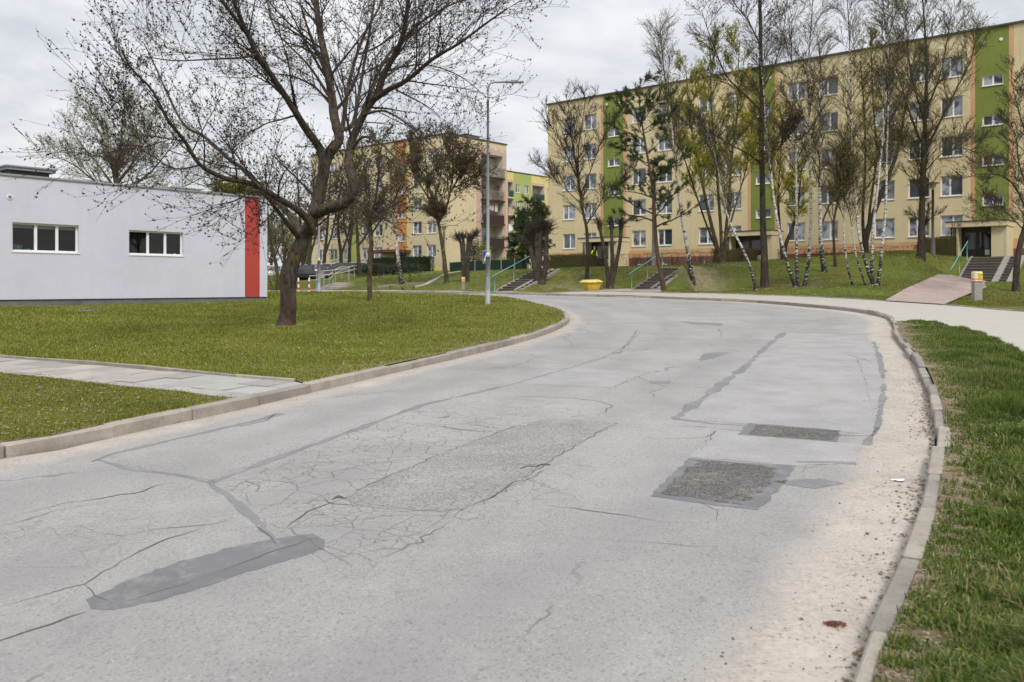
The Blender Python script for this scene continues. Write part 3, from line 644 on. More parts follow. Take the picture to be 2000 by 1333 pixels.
blades('grass', strip_poly, 110000, 4.0, 20, M['blade'], lambda q, d, r: (.02+.045*np.clip(nz(q, 2.5, 9)*1.4+.4, 0, 1)*np.clip(dist_poly(q, pl_s)*1.5, .3, 1)+.015*r.random(len(q))), lambda q, d, r: (.003+.0010*d)*(.7+.6*r.random(len(q))), avoid=lambda q, r: kv(q, inner_k, .22, r) & (nz(q, 9., 4)+r.random(len(q)) > .1), seed=3, simple=True, kindlabel='grass between the kerb and the slab path')
blades('grass', lawn_poly, 260000, 9.0, 50, M['blade'], lambda q, d, r: (.03+.0011*d)*(.7+.6*r.random(len(q)))*(1+.5*np.clip(nz(q, 1.6, 3), 0, 1)), lambda q, d, r: (.003+.0011*d)*(.7+.6*r.random(len(q))), avoid=lambda q, r: kv(q, inner_k, .16, r) & (np.hypot(q[:, 0]+5.49, q[:, 1]-20.9) > .28+.5*r.random(len(q))) & (nz(q, 5, 33)+.8*nz(q, 1.3, 34)+r.random(len(q))*1.1 > -.02), seed=4, simple=True, kindlabel='short mown grass of the main lawn')
blades('grass', far_poly, 140000, 30.0, 75, M['blade_bank'], lambda q, d, r: .042*(.7+.7*r.random(len(q))), lambda q, d, r: (.0013*d)*(.7+.6*r.random(len(q))), simple=True, avoid=lambda q, r: kv(q, wf, .25, r) & ~inside(q, pink1) & ~inside(q, pink2) & (np.hypot(q[:, 0]-10.4, q[:, 1]-49.2) > 1.6*r.random(len(q))**.5) & (np.hypot(q[:, 0]+8.6, q[:, 1]-60) > 2*r.random(len(q))) & ~((q[:, 1] > 60) & (q[:, 0] < -22)), seed=5, kindlabel='grass on the embankment')
# scattered things one cannot count: daisies, litter, pebbles
def scatter(name, pts, size, mat, label, flatz=.4, zoff=.01, tall=0, seed=0):
    rng = np.random.default_rng(seed); n = len(pts); a = rng.random((n, 1))*6.28; s = size*(.5+rng.random((n, 1)))
    base = np.c_[pts, Z(pts[:, 0], pts[:, 1])+zoff]; c, si = np.cos(a), np.sin(a); e = .35+.65*rng.random((n, 1))
    ex = np.hstack([c, si, rng.normal(size=(n, 1))*.15])*s; ey = np.hstack([-si, c, rng.normal(size=(n, 1))*.15])*s*e; up = np.hstack([0*s, 0*s, s*flatz])
    V = np.stack([base-ex, base-ey, base+ex, base+ey, base+up], 1).reshape(-1, 3); i = np.arange(n)[:, None]*5
    me = mesh_np(name, V, [np.hstack([i, i+1, i+4]), np.hstack([i+1, i+2, i+4]), np.hstack([i+2, i+3, i+4]), np.hstack([i+3, i, i+4])], [mat])
    return tag(link(name, me), label, None, None, 'stuff')
def rnd_in(poly, n, seed, y0=None, y1=None, f=None):
    rng = np.random.default_rng(seed); poly = np.asarray(poly); a, b = poly.min(0), poly.max(0)
    if y0: a[1] = max(a[1], y0)
    if y1: b[1] = min(b[1], y1)
    q = a+(b-a)*rng.random((n*30, 2)); q = q[inside(q, poly)]
    q = q[np.abs(q[:, 0]) < .66*q[:, 1]+.5]
    if f: q = q[f(q, rng)]
    return q[:n]
wm_ = plain('daisy_petal', (.7, .7, .66), .7); M['straw'] = blade_mat('dry_litter', [(0.1, (.10, .07, .045)), (.5, (.26, .19, .12)), (.8, (.45, .37, .26))], .8)
M['stone'] = plain('grey_pebble', (.12, .12, .125), .8)
scatter('daisy', rnd_in(lawn_poly, 1100, 3, 11, 45, lambda q, r: nz(q, .5, 21)+r.random(len(q))*.6 > .2), .010, wm_, 'tiny white daisies dotted over the lawn', .5, .175)
scatter('daisy', rnd_in(far_poly, 500, 5, 38, 52), .022, wm_, 'tiny white daisies on the embankment', .5, .19)
lit = lambda a, b: (lambda q, r: (dist_poly(q, outer_s) < a+b*np.abs(r.normal(size=len(q)))*(nz(q, 2.5, 31)+.2*r.random(len(q)) > -.02)))
scatter('leaf_litter', rnd_in(road_poly, 16000, 7, 2.5, 12, lit(.05, .10)), .012, M['straw'], 'dry leaf litter caught along the right kerb', .25, .006)
scatter('leaf_litter', rnd_in(verge_poly, 7000, 18, 2.5, 12, lambda q, r: dist_poly(q, outer_k) < .45*r.random(len(q))), .010, M['straw'], 'dry leaf litter on the bare edge of the verge', .3, .12)
scatter('leaf_litter', rnd_in(verge_poly, 7000, 8, 2.5, 16), .008, M['straw'], 'dry stalks and leaves on the verge', .3, .14)
scatter('leaf_litter', rnd_in(lawn_poly, 5000, 19, 10, 30, lambda q, r: (dist_poly(q, inner_s) < 3*r.random(len(q))**2) | (r.random(len(q)) < .04)), .015, M['straw'], 'dry leaves in the main lawn', .3, .14)
scatter('leaf_litter', rnd_in(strip_poly, 2600, 9, 5, 14), .013, M['straw'], 'dry leaves in the grass strip', .3, .15)
scatter('pebble', rnd_in(road_poly, 1100, 10, 2.5, 16, lambda q, r: dist_poly(q, outer_s) < .8*r.random(len(q))), .0065, M['stone'], 'dark pebbles lying in the sand', .8, .003)
scatter('pebble', rnd_in(road_poly, 300, 12, 5, 22, lambda q, r: dist_poly(q, inner_s) < .35*r.random(len(q))), .010, M['straw'], 'grit along the left kerb', .6, .003)
kj = np.vstack([outer_s, offpoly(outer_s, -.02)[::-1]]); jq = rnd_in(np.vstack([offpoly(outer_s, .05), offpoly(outer_s, -.02)[::-1]]), 2600, 13, 3, 12, lambda q, r: nz(q, 2.6, 12) > .12)
def tuft_blades(q, h, seed):
    rng = np.random.default_rng(seed); n = len(q); b = np.c_[q, B(q[:, 1])]; a = rng.random(n)*6.28; w_ = np.c_[np.cos(a), np.sin(a), np.zeros(n)]*.0035; hh = h*(.4+rng.random(n)); ln = np.c_[rng.normal(size=(n, 2))*.45, np.ones(n)]
    V = np.stack([b-w_, b+w_, b+ln*hh[:, None]], 1).reshape(-1, 3); k = np.arange(n)[:, None]*3; return tag(link('weeds', mesh_np('weeds', V, [np.hstack([k, k+1, k+2])], [M['blade_near']])), 'weeds rooted in the joint of the right kerb', None, None, 'stuff')
tuft_blades(jq, .08, 4)
# clump of reddish catkins and a scrap of paper on the sand
x, y = un(1630, 1222); t = empty('catkin_clump', (x, y, float(B(y))), label='small heap of rust-red fallen catkins on the sandy edge', cat='plant litter')
mb = MB(); rng = np.random.default_rng(9)
for k in range(90):
    a = rng.random()*6.28; r = .033*rng.random()**.7; c = Vector((r*math.cos(a)*1.5, r*math.sin(a), .004+.016*rng.random()*(1-r/.045)))
    dd = Vector((rng.normal(), rng.normal(), .3*rng.normal())).normalized()*.011; mb.tube([c-dd, c, c+dd], [.001, .0022, .001], 4)
mb.build('catkin', plain('catkin_red', (.16, .055, .03), .8, var=.4, sc=40), t)
x, y = un(1755, 940); t = empty('paper_scrap', (x, y, float(B(y))), label='crumpled white paper scrap lying on the sand by the right kerb', cat='litter')
mb = MB(); rg = [(.05*math.cos(a)*(1+.2*math.sin(3*a)), .035*math.sin(a), .004+.008*abs(math.sin(2*a))) for a in np.linspace(0, 6.28, 11)[:-1]]
for k in range(10): mb.quad([(0, 0, .016), rg[k], rg[(k+1) % 10]])
mb.build('sheet', plain('white_paper', (.75, .75, .73), .7), t)
# ------------------------------------------------------------------ building materials
M['cream'] = plain('cream_render', (.64, .535, .335), .92, .2, .05, .35, bump=.15, streak=.45)
M['cream2'] = plain('warm_cream_render', (.63, .54, .36), .92, .2, .05, .4, bump=.15, streak=.4)
M['green'] = plain('green_render', (.20, .235, .06), .92, .2, .07, .35, bump=.15, streak=.45)
M['orange'] = plain('peach_render', (.60, .36, .20), .92, .2, .06, .6, streak=.4)
M['orange2'] = plain('orange_render', (.56, .26, .11), .92, .2, .06, .6)
M['plinth'] = plain('maroon_render', (.20, .085, .075), .92, .2, .12, .8)
M['pinkr'] = plain('dusty_pink_render', (.54, .38, .335), .92, .2, .06, .6, streak=.35)
M['lime'] = plain('lime_render', (.38, .43, .14), .92, .2, .06, .6)
M['yellowr'] = plain('yellow_render', (.66, .56, .23), .92, .2, .06, .6)
M['lilac'] = plain('pale_lilac_render', (.575, .575, .675), .9, .2, .05, .3, bump=.1, streak=.12)
M['redr'] = plain('red_render', (.43, .065, .058), .9, .2, .06, .6, streak=.25)
M['pl_grey'] = plain('grey_plinth', (.16, .17, .17), .9, .2, .25, .8)
M['loggia'] = plain('loggia_wall', (.55, .52, .45), .9, .2, .06, 1)
M['frame'] = plain('white_frame', (.78, .79, .80), .45, .4, .03, 2)
M['roofedge'] = plain('dark_metal_edge', (.065, .055, .05), .5, .5, .1, 1)
M['galv'] = plain('galvanised_steel', (.29, .31, .33), .5, .5, .06, 4, metal=.1)
M['roof'] = plain('roof_felt', (.09, .09, .09), .9)
M['door'] = plain('dark_brown_door', (.035, .018, .014), .35, .5, .2, 2)
M['black'] = plain('black_paint', (.015, .015, .015), .5)
M['teal'] = plain('teal_paint', (.16, .42, .38), .5, .4, .1, 8)
M['tealdark'] = plain('dark_teal_panel', (.03, .07, .06), .6, .3, .15, 3)
M['brownpanel'] = plain('dark_brown_panel', (.05, .028, .025), .6, .3, .2, 5)
M['greybar'] = plain('grey_brown_bars', (.24, .215, .19), .6, .3, .15, 5)
M['cyanp'] = plain('cyan_panel', (.09, .42, .50), .6)
M['palep'] = plain('pale_panel', (.55, .50, .45), .7)
M['yellowp'] = plain('yellow_plastic', (.66, .43, .04), .55, .4, .18, 5)
M['yellowt'] = plain('pale_yellow_lid', (.68, .56, .20), .6, .4, .2, 5)
M['sign_y'] = plain('yellow_sign', (.78, .60, .02), .4, .4, .05)
M['red'] = plain('red_paint', (.55, .03, .03), .5); M['white'] = plain('white_paint', (.8, .8, .78), .5, .3, .05); M['blue'] = plain('blue_sign', (.015, .05, .36), .4, .4, .05)
M['terra'] = plain('terracotta', (.45, .12, .06), .8)
def pane_mat():
    m = Mat('window_glass', .06, .6); o = m.obj(); rnd = m.n('ShaderNodeObjectInfo').outputs['Random']
    sx = m.n('ShaderNodeSeparateXYZ'); m.l(o, sx.inputs[0])
    wv = m.n('ShaderNodeTexWave'); wv.inputs['Scale'].default_value = 4.5; wv.inputs['Distortion'].default_value = 1.5; wv.inputs['Detail'].default_value = 2; m.l(o, wv.inputs['Vector'])
    add = m.n('ShaderNodeVectorMath', operation='ADD'); cx = m.n('ShaderNodeCombineXYZ'); m.l(m.math('MULTIPLY', rnd, 40.0), cx.inputs[0]); m.l(o, add.inputs[0]); m.l(cx.outputs[0], add.inputs[1])
    lace = m.noise(add.outputs[0], 7, 4, .7)
    cur = m.ramp(m.math('ADD', m.math('MULTIPLY', wv.outputs['Fac'], .4), m.math('MULTIPLY', lace, .6)), [(.3, (.16, .18, .21)), (.7, (.52, .55, .60))])
    r2 = m.noise(cx.outputs[0], 3.7, 1)
    f = m.math('MULTIPLY', m.ss(rnd, .1, .5), m.ss(m.noise(add.outputs[0], 1.3, 2), .36, .55))
    m.col(m.mix(f, (.04, .048, .06), cur))
    m.b.inputs['IOR'].default_value = 1.6; m.b.inputs['Coat Weight'].default_value = .6; m.b.inputs['Coat Roughness'].default_value = .04
    return m.m
M['pane'] = pane_mat()
def clear_glass():
    m = Mat('clear_glass', .02, .5); g = m.n('ShaderNodeBsdfGlossy'); g.inputs['Roughness'].default_value = .02
    t = m.n('ShaderNodeBsdfTransparent'); t.inputs[0].default_value = (.86, .9, .88, 1); fr = m.n('ShaderNodeFresnel'); fr.inputs[0].default_value = 1.6
    ms = m.n('ShaderNodeMixShader'); m.l(fr.outputs[0], ms.inputs[0]); m.l(t.outputs[0], ms.inputs[1]); m.l(g.outputs[0], ms.inputs[2]); m.l(ms.outputs[0], m.t.nodes['Material Output'].inputs[0]); return m.m
M['glass'] = clear_glass()
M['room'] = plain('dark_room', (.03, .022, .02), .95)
# ------------------------------------------------------------------ facades
class Face:
    """a vertical wall plane: origin (x,y), direction d (unit, left to right as seen from outside)"""
    def __init__(s, o, d): s.o = np.array(o, float); s.d = np.array(d, float); s.n = np.array([d[1], -d[0]])   # n points outwards
    def pt(s, a, out, z): q = s.o+s.d*a+s.n*out; return (q[0], q[1], z)
    def ang(s): return math.atan2(s.d[1], s.d[0])
def facade(root, face, s0, s1, za, zb, holes, zones, mats, rev=.16, name='wall', revm=None):
    L0 = Vector(root.location)
    ss = sorted({s0, s1, *[h[0] for h in holes], *[h[1] for h in holes], *[z[0] for z in zones], *[z[1] for z in zones]})
    zs = sorted({za, zb, *[h[2] for h in holes], *[h[3] for h in holes], *[z[2] for z in zones], *[z[3] for z in zones]})
    ss = [a for a in ss if s0 <= a <= s1]; zs = [a for a in zs if za <= a <= zb]
    mb = MB(); q = lambda a, o_, z: tuple(Vector(face.pt(a, o_, z))-L0)
    for i in range(len(ss)-1):
        for j in range(len(zs)-1):
            c, e = (ss[i]+ss[i+1])/2, (zs[j]+zs[j+1])/2
            if any(h[0] < c < h[1] and h[2] < e < h[3] for h in holes): continue
            mi = 0
            for z in zones:
                if z[0] < c < z[1] and z[2] < e < z[3]: mi = z[4]
            mb.quad([q(ss[i], 0, zs[j]), q(ss[i+1], 0, zs[j]), q(ss[i+1], 0, zs[j+1]), q(ss[i], 0, zs[j+1])], mi)
    rm = len(mats)-1 if revm is None else revm
    for h in holes:
        a, b, c, d = h[:4]; r_ = h[4] if len(h) > 4 else rev
        for (p0, p1) in (((a, c), (b, c)), ((b, c), (b, d)), ((b, d), (a, d)), ((a, d), (a, c))):
            mb.quad([q(p0[0], 0, p0[1]), q(p0[0], -r_, p0[1]), q(p1[0], -r_, p1[1]), q(p1[0], 0, p1[1])], rm)
    return mb.build(name, mats, root)
_wc = {}
def window(root, face, a, b, za, zb, split=(.55,), pane='pane', inset=.11, sill=True, label=None):
    """a framed window as a part of the building, its panes and sill as sub-parts; mesh data shared by size"""
    w_, h_ = round(b-a, 3), round(zb-za, 3); key = (w_, h_, split, pane, sill)
    if key not in _wc:
        mb = MB(); t = .07; xs = [0]+[w_*k for k in split]+[w_]
        mb.box(0, w_, 0, .06, 0, t); mb.box(0, w_, 0, .06, h_-t, h_); mb.box(0, t, .001, .059, t, h_-t); mb.box(w_-t, w_, .001, .059, t, h_-t)
        for k in split: mb.box(w_*k-.055, w_*k+.055, -.004, .056, t, h_-t)
        fm = mb.mesh('window', M['frame']); pm = []
        for x0, x1 in zip(xs[:-1], xs[1:]):
            l = x0+(t if x0 == 0 else .055); r_ = x1-(t if x1 == w_ else .055)
            mp = MB(); mp.quad([(0, 0, 0), (r_-l, 0, 0), (r_-l, 0, h_-2*t), (0, 0, h_-2*t)]); pm.append((l, mp.mesh('pane', M[pane])))
        ms = MB(); ms.box(-.04, w_+.04, -.17, 0, -.045, -.002); sm_ = ms.mesh('sill', M['frame'])
        _wc[key] = (fm, pm, sm_, t)
    fm, pm, sm_, t = _wc[key]
    o = link('window', fm, root, Vector(face.pt(a, -inset, za))-Vector(root.location)); o.rotation_euler = (0, 0, face.ang())
    for l, me in pm: link('pane', me, o, (l, .03, t))
    if sill: link('sill', sm_, o, (0, 0, 0))
    if label: o['label'] = label
    return o
def lbox(root, face, a, b, o0, o1, za, zb, mat, name, bevel=0.0, parent=None):
    mb = MB(); mb.box(0, b-a, -o1, -o0, 0, zb-za); base = Vector(face.pt(a, 0, za))
    o = link(name, mb.mesh(name, mat, bevel=bevel), parent or root)
    o.location = base-Vector(root.location); o.rotation_euler = (0, 0, face.ang()); return o
def chimney(root, face, a, b, back, depth, z0, h, mat, cap):
    o = lbox(root, face, a, b, -back-depth, -back, z0, z0+h, mat, 'chimney')
    mb = MB(); w_ = b-a; mb.box(-.15, w_+.15, back-.15, back+depth+.15, h+.002, h+.10); mb.box(w_*.3, w_*.36, back+.2, back+.26, h+.10, h+.75)
    link('chimney_cap', mb.mesh('chimney_cap', cap), o); return o
def text(root, body, face, a, out, z, size, mat, name='lettering', ext=.01):
    cu = bpy.data.curves.new(name, 'FONT'); cu.body = body; cu.size = size; cu.extrude = ext; cu.materials.append(mat); cu.align_x = 'LEFT'
    tmp = bpy.data.objects.new(name, cu); dg = bpy.context.evaluated_depsgraph_get(); COL.objects.link(tmp); dg.update()
    me = bpy.data.meshes.new_from_object(tmp.evaluated_get(dg)); bpy.data.objects.remove(tmp); 
    if not me.materials: me.materials.append(mat)
    o = link(name, me, root); o.location = Vector(face.pt(a, out, z))-Vector(root.location); o.rotation_euler = (math.pi/2, 0, face.ang()); return o
# ------------------------------------------------------------------ main block on the embankment
MP = np.array([(1070-CX)/F*81.6, 81.6]); fm = Face(MP, -VD)
ground = 1.1
mainb = empty('apartment_block', (*MP, ground), label='long five-storey cream apartment block with green stair bands behind the trees', cat='apartment block')
S1 = 56.0; ZR = 17.1
cols = [2.5, 4.9, 10.1, 12.7, 16.6, 19.0, 24.2, 26.7, 30.7, 33.0, 35.2-.1, 41.0, 43.5, 47.2, 49.6]
bands = [(6.36, 8.5), (20.5, 22.5), (36.55, 38.55), (51, 53)]
holes = []; wins = []
for c in cols:
    for k in range(5):
        z = 3.42+2.7*k; wd = .7; h = (c-wd, c+wd, z, z+1.38); holes.append(h); wins.append((h, (.56,) if (k+int(c)) % 3 else (.42,)))
for a, b in bands:
    c = (a+b)/2+.05
    for k in range(4):
        z = 5.32+2.66*k; h = (c-.62, c+.62, z, z+.72); holes.append(h); wins.append((h, (.5,)))
cell = []
for c in cols:
    h = (c-.2, c+.25, 1.78, 2.08); cell.append(h)
zones = [(0, S1, 2.43, 3.06, 2), (0, S1, ground, 2.43, 3)]
for a, b in bands: zones += [(a, b, 3.9, ZR, 1), (a-.28, a, 3.9, ZR, 2), (b, b+.28, 3.9, ZR, 2)]
facade(mainb, fm, 0, S1, ground-.5, ZR, holes+cell, zones, [M['cream'], M['green'], M['orange'], M['plinth'], M['cream']])
for h, sp in wins: window(mainb, fm, *h[:4], split=sp)
for h in cell: window(mainb, fm, *h[:4], split=(), sill=False)
fL = Face(np.array(fm.pt(0, -11, 0))[:2], -UD); facade(mainb, fL, 0, 11, ground-.5, ZR, [], [(0, 11, 2.43, 3.06, 1), (0, 11, ground-.5, 2.43, 2)], [M['cream'], M['orange'], M['plinth']])
fR = Face(np.array(fm.pt(S1, 0, 0))[:2], UD); facade(mainb, fR, 0, 11, ground-.5, ZR, [], [], [M['cream']])
fB = Face(np.array(fm.pt(S1, -11, 0))[:2], VD); facade(mainb, fB, 0, S1, ground-.5, ZR, [], [], [M['cream']])
lbox(mainb, fm, .02, S1-.02, -10.98, -.02, ZR-.25, ZR-.02, M['roof'], 'roof')
lbox(mainb, fm, -.12, S1+.12, -.1, .13, ZR, ZR+.13, M['roofedge'], 'roof_edge'); lbox(mainb, fL, -.12, 10.88, -.1, .12, ZR+.003, ZR+.133, M['roofedge'], 'roof_edge')
for a in (2.2, 14.6, 18.3, 28.5, 34.0, 43): chimney(mainb, fm, a, a+2.2, 3.2, .9, ZR, .42, M['roofedge'], M['roofedge'])
# pairs of round vents high on the walls
vm = MB(); vm.tube([(0, 0, 0), (0, -.05, 0)], .11, 10); vmm = vm.mesh('vent', M['frame'])
def vents(root, face, lst, sc=1):
    for a, z in lst:
        o = link('vent', vmm, root, Vector(face.pt(a, .0, z))-Vector(root.location)); o.rotation_euler = (0, 0, face.ang()); o.scale = (sc, 1, sc)
vents(mainb, fm, [(6.75, 16.25), (8.1, 16.25), (20.9, 16.25), (22.1, 16.25), (37.0, 16.25), (38.1, 16.25)])
vents(mainb, fm, [(a, 16.3) for a in (1.6, 3.6, 5.2, 10, 13, 17, 19, 25, 28, 31, 34.5)], .6)
def porch(cx, wl, wr, lab, txt=None):
    """entrance: side wall at the right, slab roof, dark glazed doors recessed, slim posts at the left"""
    a, b = cx-wl, cx+wr; zt = 4.25; zg = ground+.35
    lbox(mainb, fm, b-.12, b, .003, 1.9, zg-.6, zt-.42, M['cream2'], 'porch_wall')
    lbox(mainb, fm, b-.9, b-.121, .3, 1.88, zg-.6, zt-.42, M['cream2'], 'porch_wall')
    lbox(mainb, fm, a+.35, a+.47, .003, 1.9, zg-.6, zt-.42, M['cream2'], 'porch_wall')
    c = lbox(mainb, fm, a-.25, b+.05, .003, 2.15, zt-.42, zt-.08, M['cream2'], 'porch_roof')
    mb = MB(); mb.box(-.04, b-a+.34, -2.20, -.0, .342, .40); link('roof_edge', mb.mesh('roof_edge', M['roofedge']), c)
    for k in range(3): lbox(mainb, fm, a+.0+.11*k, a+.05+.11*k, 1.7, 1.75, zg-.3, zt-.422, M['black'], 'porch_post')
    d = lbox(mainb, fm, a+.47, b-.9, .95, 1.02, zg-.3, zt-.422, M['door'], 'door')
    w_ = b-.9-a-.47; mb = MB()
    for k in (0, 1): 
        x0 = .12+k*w_/2; mb.quad([(x0, -1.024, 1.25), (x0+w_/2-.25, -1.024, 1.25), (x0+w_/2-.25, -1.024, 2.35), (x0, -1.024, 2.35)])
    link('pane', mb.mesh('pane', M['pane_dark']), d)
    mb = MB(); mb.box(w_*.72, w_*.85, -1.03, -1.0235, .85, 1.2); link('notice', mb.mesh('notice', M['white']), d)
    if txt: text(c, txt, Face((0, 0), (1, 0)), 0, 0, 0, .3, M['black']) if False else text(mainb, txt, fm, a+.1, 2.157, zt-.37, .27, M['black'])
pd = Mat('dark_door_glass', .05, .6); pd.col((.012, .012, .016)); pd.b.inputs['Coat Weight'].default_value = .5; M['pane_dark'] = pd.m
porch(7.35, 2.0, 1.75, '', None); porch(21.5, 2.25, 1.6, '', '11-20'); porch(37.45, 1.95, 1.35, '', '21-30')
t29 = text(mainb, '29', fm, 20.85, .012, 9.55, 1.25, M['black'], 'graffiti_number')
# ------------------------------------------------------------------ second block with loggias
CB = np.array([-7.1, 93.0]); fg = Face(CB, UD); ff_ = Face(CB+VD*24, -VD); g2 = .9; Z2 = 16.4
b2 = empty('apartment_block', (*CB, g2), label='cream and pink five-storey block with stacked loggias at its corner', cat='apartment block')
slabs = [1.85, 4.5, 7.15, 9.8, 12.45]; lo0, lo1 = 5.6, 9.25; GL = 9.9
holes = [(lo0, lo1, z+.0, z+2.45 if k < 4 else z+2.55, 1.3) for k, z in enumerate(slabs)]
# keep slabs between the openings
holes = [(a, b, c+.0, d-.02, e) for a, b, c, d, e in holes]
facade(b2, fg, 0, GL, g2-.5, Z2, holes, [(4.75, GL, g2-.5, 15.75, 1), (4.75, GL, 15.75, Z2, 0), (0, GL, g2-.5, 1.9, 3)], [M['cream2'], M['pinkr'], M['loggia'], M['yellowr']], revm=2)
vents(b2, fg, [(4.2, 15.8), (5.6, 15.75), (8, 15.6), (9.1, 15.5)], 1.0)
def loggia(bld, face, a, b, zf, h, depth, style, out=.28, seed=0, dark=True, L=None):
    rt = L or bld
    lbox(bld, face, a+.001, b-.001, -depth-.1, -depth, zf, zf+h, M['loggia'], 'back_wall')
    fw = Face(np.array(face.pt(0, -depth, 0))[:2], face.d); wa = a+(b-a)*.36
    mb = MB(); W_ = (b-a)
    wn_ = window(bld, fw, wa, wa+W_*.24, zf+.12, zf+2.15, split=(), inset=-.05, sill=False)
    if W_ > 2.4: window(bld, fw, a+.15, a+W_*.34, zf+.9, zf+2.15, split=(.5,), inset=-.05, sill=False)
    sl_ = lbox(bld, face, a-.1, b+.1, -.02, out, zf-.22, zf-.005, M['brownpanel'] if dark else M['palep'], 'balcony_slab')
    mb = MB(); n = int(W_/.12); hh = 1.05
    if style == 'bars' or style == 'plants':
        for k in range(n+1):
            x = k*W_/n; mb.box(x-.016 if style == 'plants' else x-.035, x+.016 if style == 'plants' else x+.035, -out+.03, -out+.05, .05, hh-.1)
        mb.box(-.05, W_+.05, -out+.01, -out+.06, hh-.05, hh+.02); mb.box(-.05, W_+.05, -out+.02, -out+.06, .06, .12)
        mt = M['greybar']
    else:
        for k in range(n): mb.box(k*W_/n+.006, (k+1)*W_/n-.006, -out+.03, -out+.05, .0, hh-.12)
        mb.box(-.03, W_+.03, -out+.02, -out+.07, hh-.05, hh+.01); mt = M[style]
    mb.box(0, .04, -out+.02, .0, hh-.05, hh+.008); mb.box(W_-.04, W_, -out+.02, .0, hh-.05, hh+.008)
    o = link('railing', mb.mesh('railing', mt), bld); o.location = Vector(face.pt(a, 0, zf))-Vector(bld.location); o.rotation_euler = (0, 0, face.ang())
for k, (z, st) in enumerate(zip(slabs, ['brownpanel', 'brownpanel', 'brownpanel', 'plants', 'bars'])): loggia(b2, fg, lo0, lo1, z, 2.4, 1.29, st, dark=True)
# left facade of the second block
wh = []; cols2 = [24-4.6, 24-2.3, 24-11.2, 24-13.4, 24-17.0, 24-19.6, 24-22]
for c in cols2:
    for k in range(5): z = 3.1+2.65*k; wh.append((c-.72, c+.72, z, z+1.38))
st2 = []
for c in (24-7.25,):
    for k in range(4): z = 5.0+2.65*k; st2.append((c-.6, c+.6, z, z+.85))
facade(b2, ff_, 0, 24, g2-.5, Z2, wh+st2, [(0, 24, g2-.5, 2.0, 3), (24-8.2, 24-6.3, 3.9, Z2, 1), (24-8.6, 24-8.2, 1.9, Z2, 3), (24-6.3, 24-5.9, 3.9, Z2, 3), (24-16.3, 24-14.6, 2, Z2, 2)], [M['cream2'], M['orange2'], M['lime'], M['yellowr'], M['cream2']])
for h in wh+st2: window(b2, ff_, *h[:4], split=(.5,))
fx = Face(np.array(fg.pt(GL, 0, 0))[:2], VD); facade(b2, fx, 0, 24, g2-.5, Z2, [], [], [M['cream2']])
fy = Face(np.array(fx.pt(24, 0, 0))[:2], -UD); facade(b2, fy, 0, GL, g2-.5, Z2, [], [], [M['cream2']])
lbox(b2, ff_, .02, 23.98, -GL+.02, -.02, Z2-.25, Z2-.02, M['roof'], 'roof')
lbox(b2, ff_, -.1, 24.1, -.1, .12, Z2, Z2+.12, M['roofedge'], 'roof_edge'); lbox(b2, fg, -.1, GL+.1, -.1, .11, Z2+.003, Z2+.123, M['roofedge'], 'roof_edge')
chimney(b2, fg, 5.0, 7.4, 2, 1, Z2, .8, M['palep'], M['roofedge']); chimney(b2, ff_, 12, 14, 4, 1, Z2, .6, M['palep'], M['roofedge'])
# porch of the second block
a = 24-10.6; b = 24-5.6
c = lbox(b2, ff_, a, b, .003, 2.2, 4.0-.3, 4.0, plain('maroon_canopy', (.16, .06, .045), .7), 'porch_roof')
lbox(b2, ff_, a+.1, a+.16, 2.0, 2.06, g2-.3, 3.7, M['black'], 'porch_post')
for k in range(4): lbox(b2, ff_, a+.5+.4*k, a+.56+.4*k, 2.0, 2.06, g2-.3, 3.7, M['brownpanel'], 'porch_post')
lbox(b2, ff_, 24-8.3, 24-6.5, .003, .06, g2-.3, 3.7, M['door'], 'door')
# ------------------------------------------------------------------ third block, lime and yellow
B3 = np.array([-.8, 135.0])-UD*4; f3 = Face(B3, UD); g3 = 1.4; Z3 = 17.95; o3 = 4.0
b3 = empty('apartment_block', (*B3, g3), label='lime green and yellow block far back between the other two', cat='apartment block')
w3 = [(o3+c-.55, o3+c+.55, 14.75-2.72*k, 16.1-2.72*k) for c in (2.7, 4.85) for k in range(6) if 14.75-2.72*k > g3+.5]
w3 += [(o3+c-.5, o3+c+.5, 14.75-2.72*k, 16.1-2.72*k) for c in (10.6,) for k in range(6) if 14.75-2.72*k > g3+.5]
lg = [(o3+.25, o3+1.45, 13.95-2.7*k, 16.3-2.7*k, 1.3) for k in range(5)]+[(o3+6.35, o3+9.3, 13.95-2.7*k, 16.3-2.7*k, 1.3) for k in range(5)]
facade(b3, f3, 0, 34, g3-.5, Z3, w3+lg, [(o3+1.6, o3+6.1, g3, Z3, 1), (o3+.0, o3+1.6, g3, 16.7, 2), (o3+6.15, o3+9.5, g3, 16.7, 2), (0, 34, g3-.5, 2.6, 3)], [M['yellowr'], M['lime'], M['pinkr'], M['orange2'], M['loggia']])
for h in w3: window(b3, f3, *h[:4], split=(.5,))
for k, h in enumerate(lg): loggia(b3, f3, h[0], h[1], h[2], 2.3, 1.29, ['tealdark', 'pinkr', 'frame', 'cyanp', 'palep', 'tealdark', 'brownpanel', 'tealdark', 'palep', 'brownpanel'][k], out=.2, dark=False)
lbox(b3, f3, .02, 33.98, -10, -.02, Z3-.25, Z3-.02, M['roof'], 'roof'); lbox(b3, f3, -.1, 34, -.1, .1, Z3, Z3+.12, M['roofedge'], 'roof_edge')
f3l = Face(np.array(f3.pt(0, -10, 0))[:2], -VD); facade(b3, f3l, 0, 10, g3-.5, Z3, [], [], [M['yellowr']])
chimney(b3, f3, o3+1.6, o3+2.9, 2, .8, Z3, .35, M['palep'], M['roofedge']); chimney(b3, f3, o3+3.2, o3+4.2, 2, .8, Z3, .35, M['palep'], M['roofedge'])
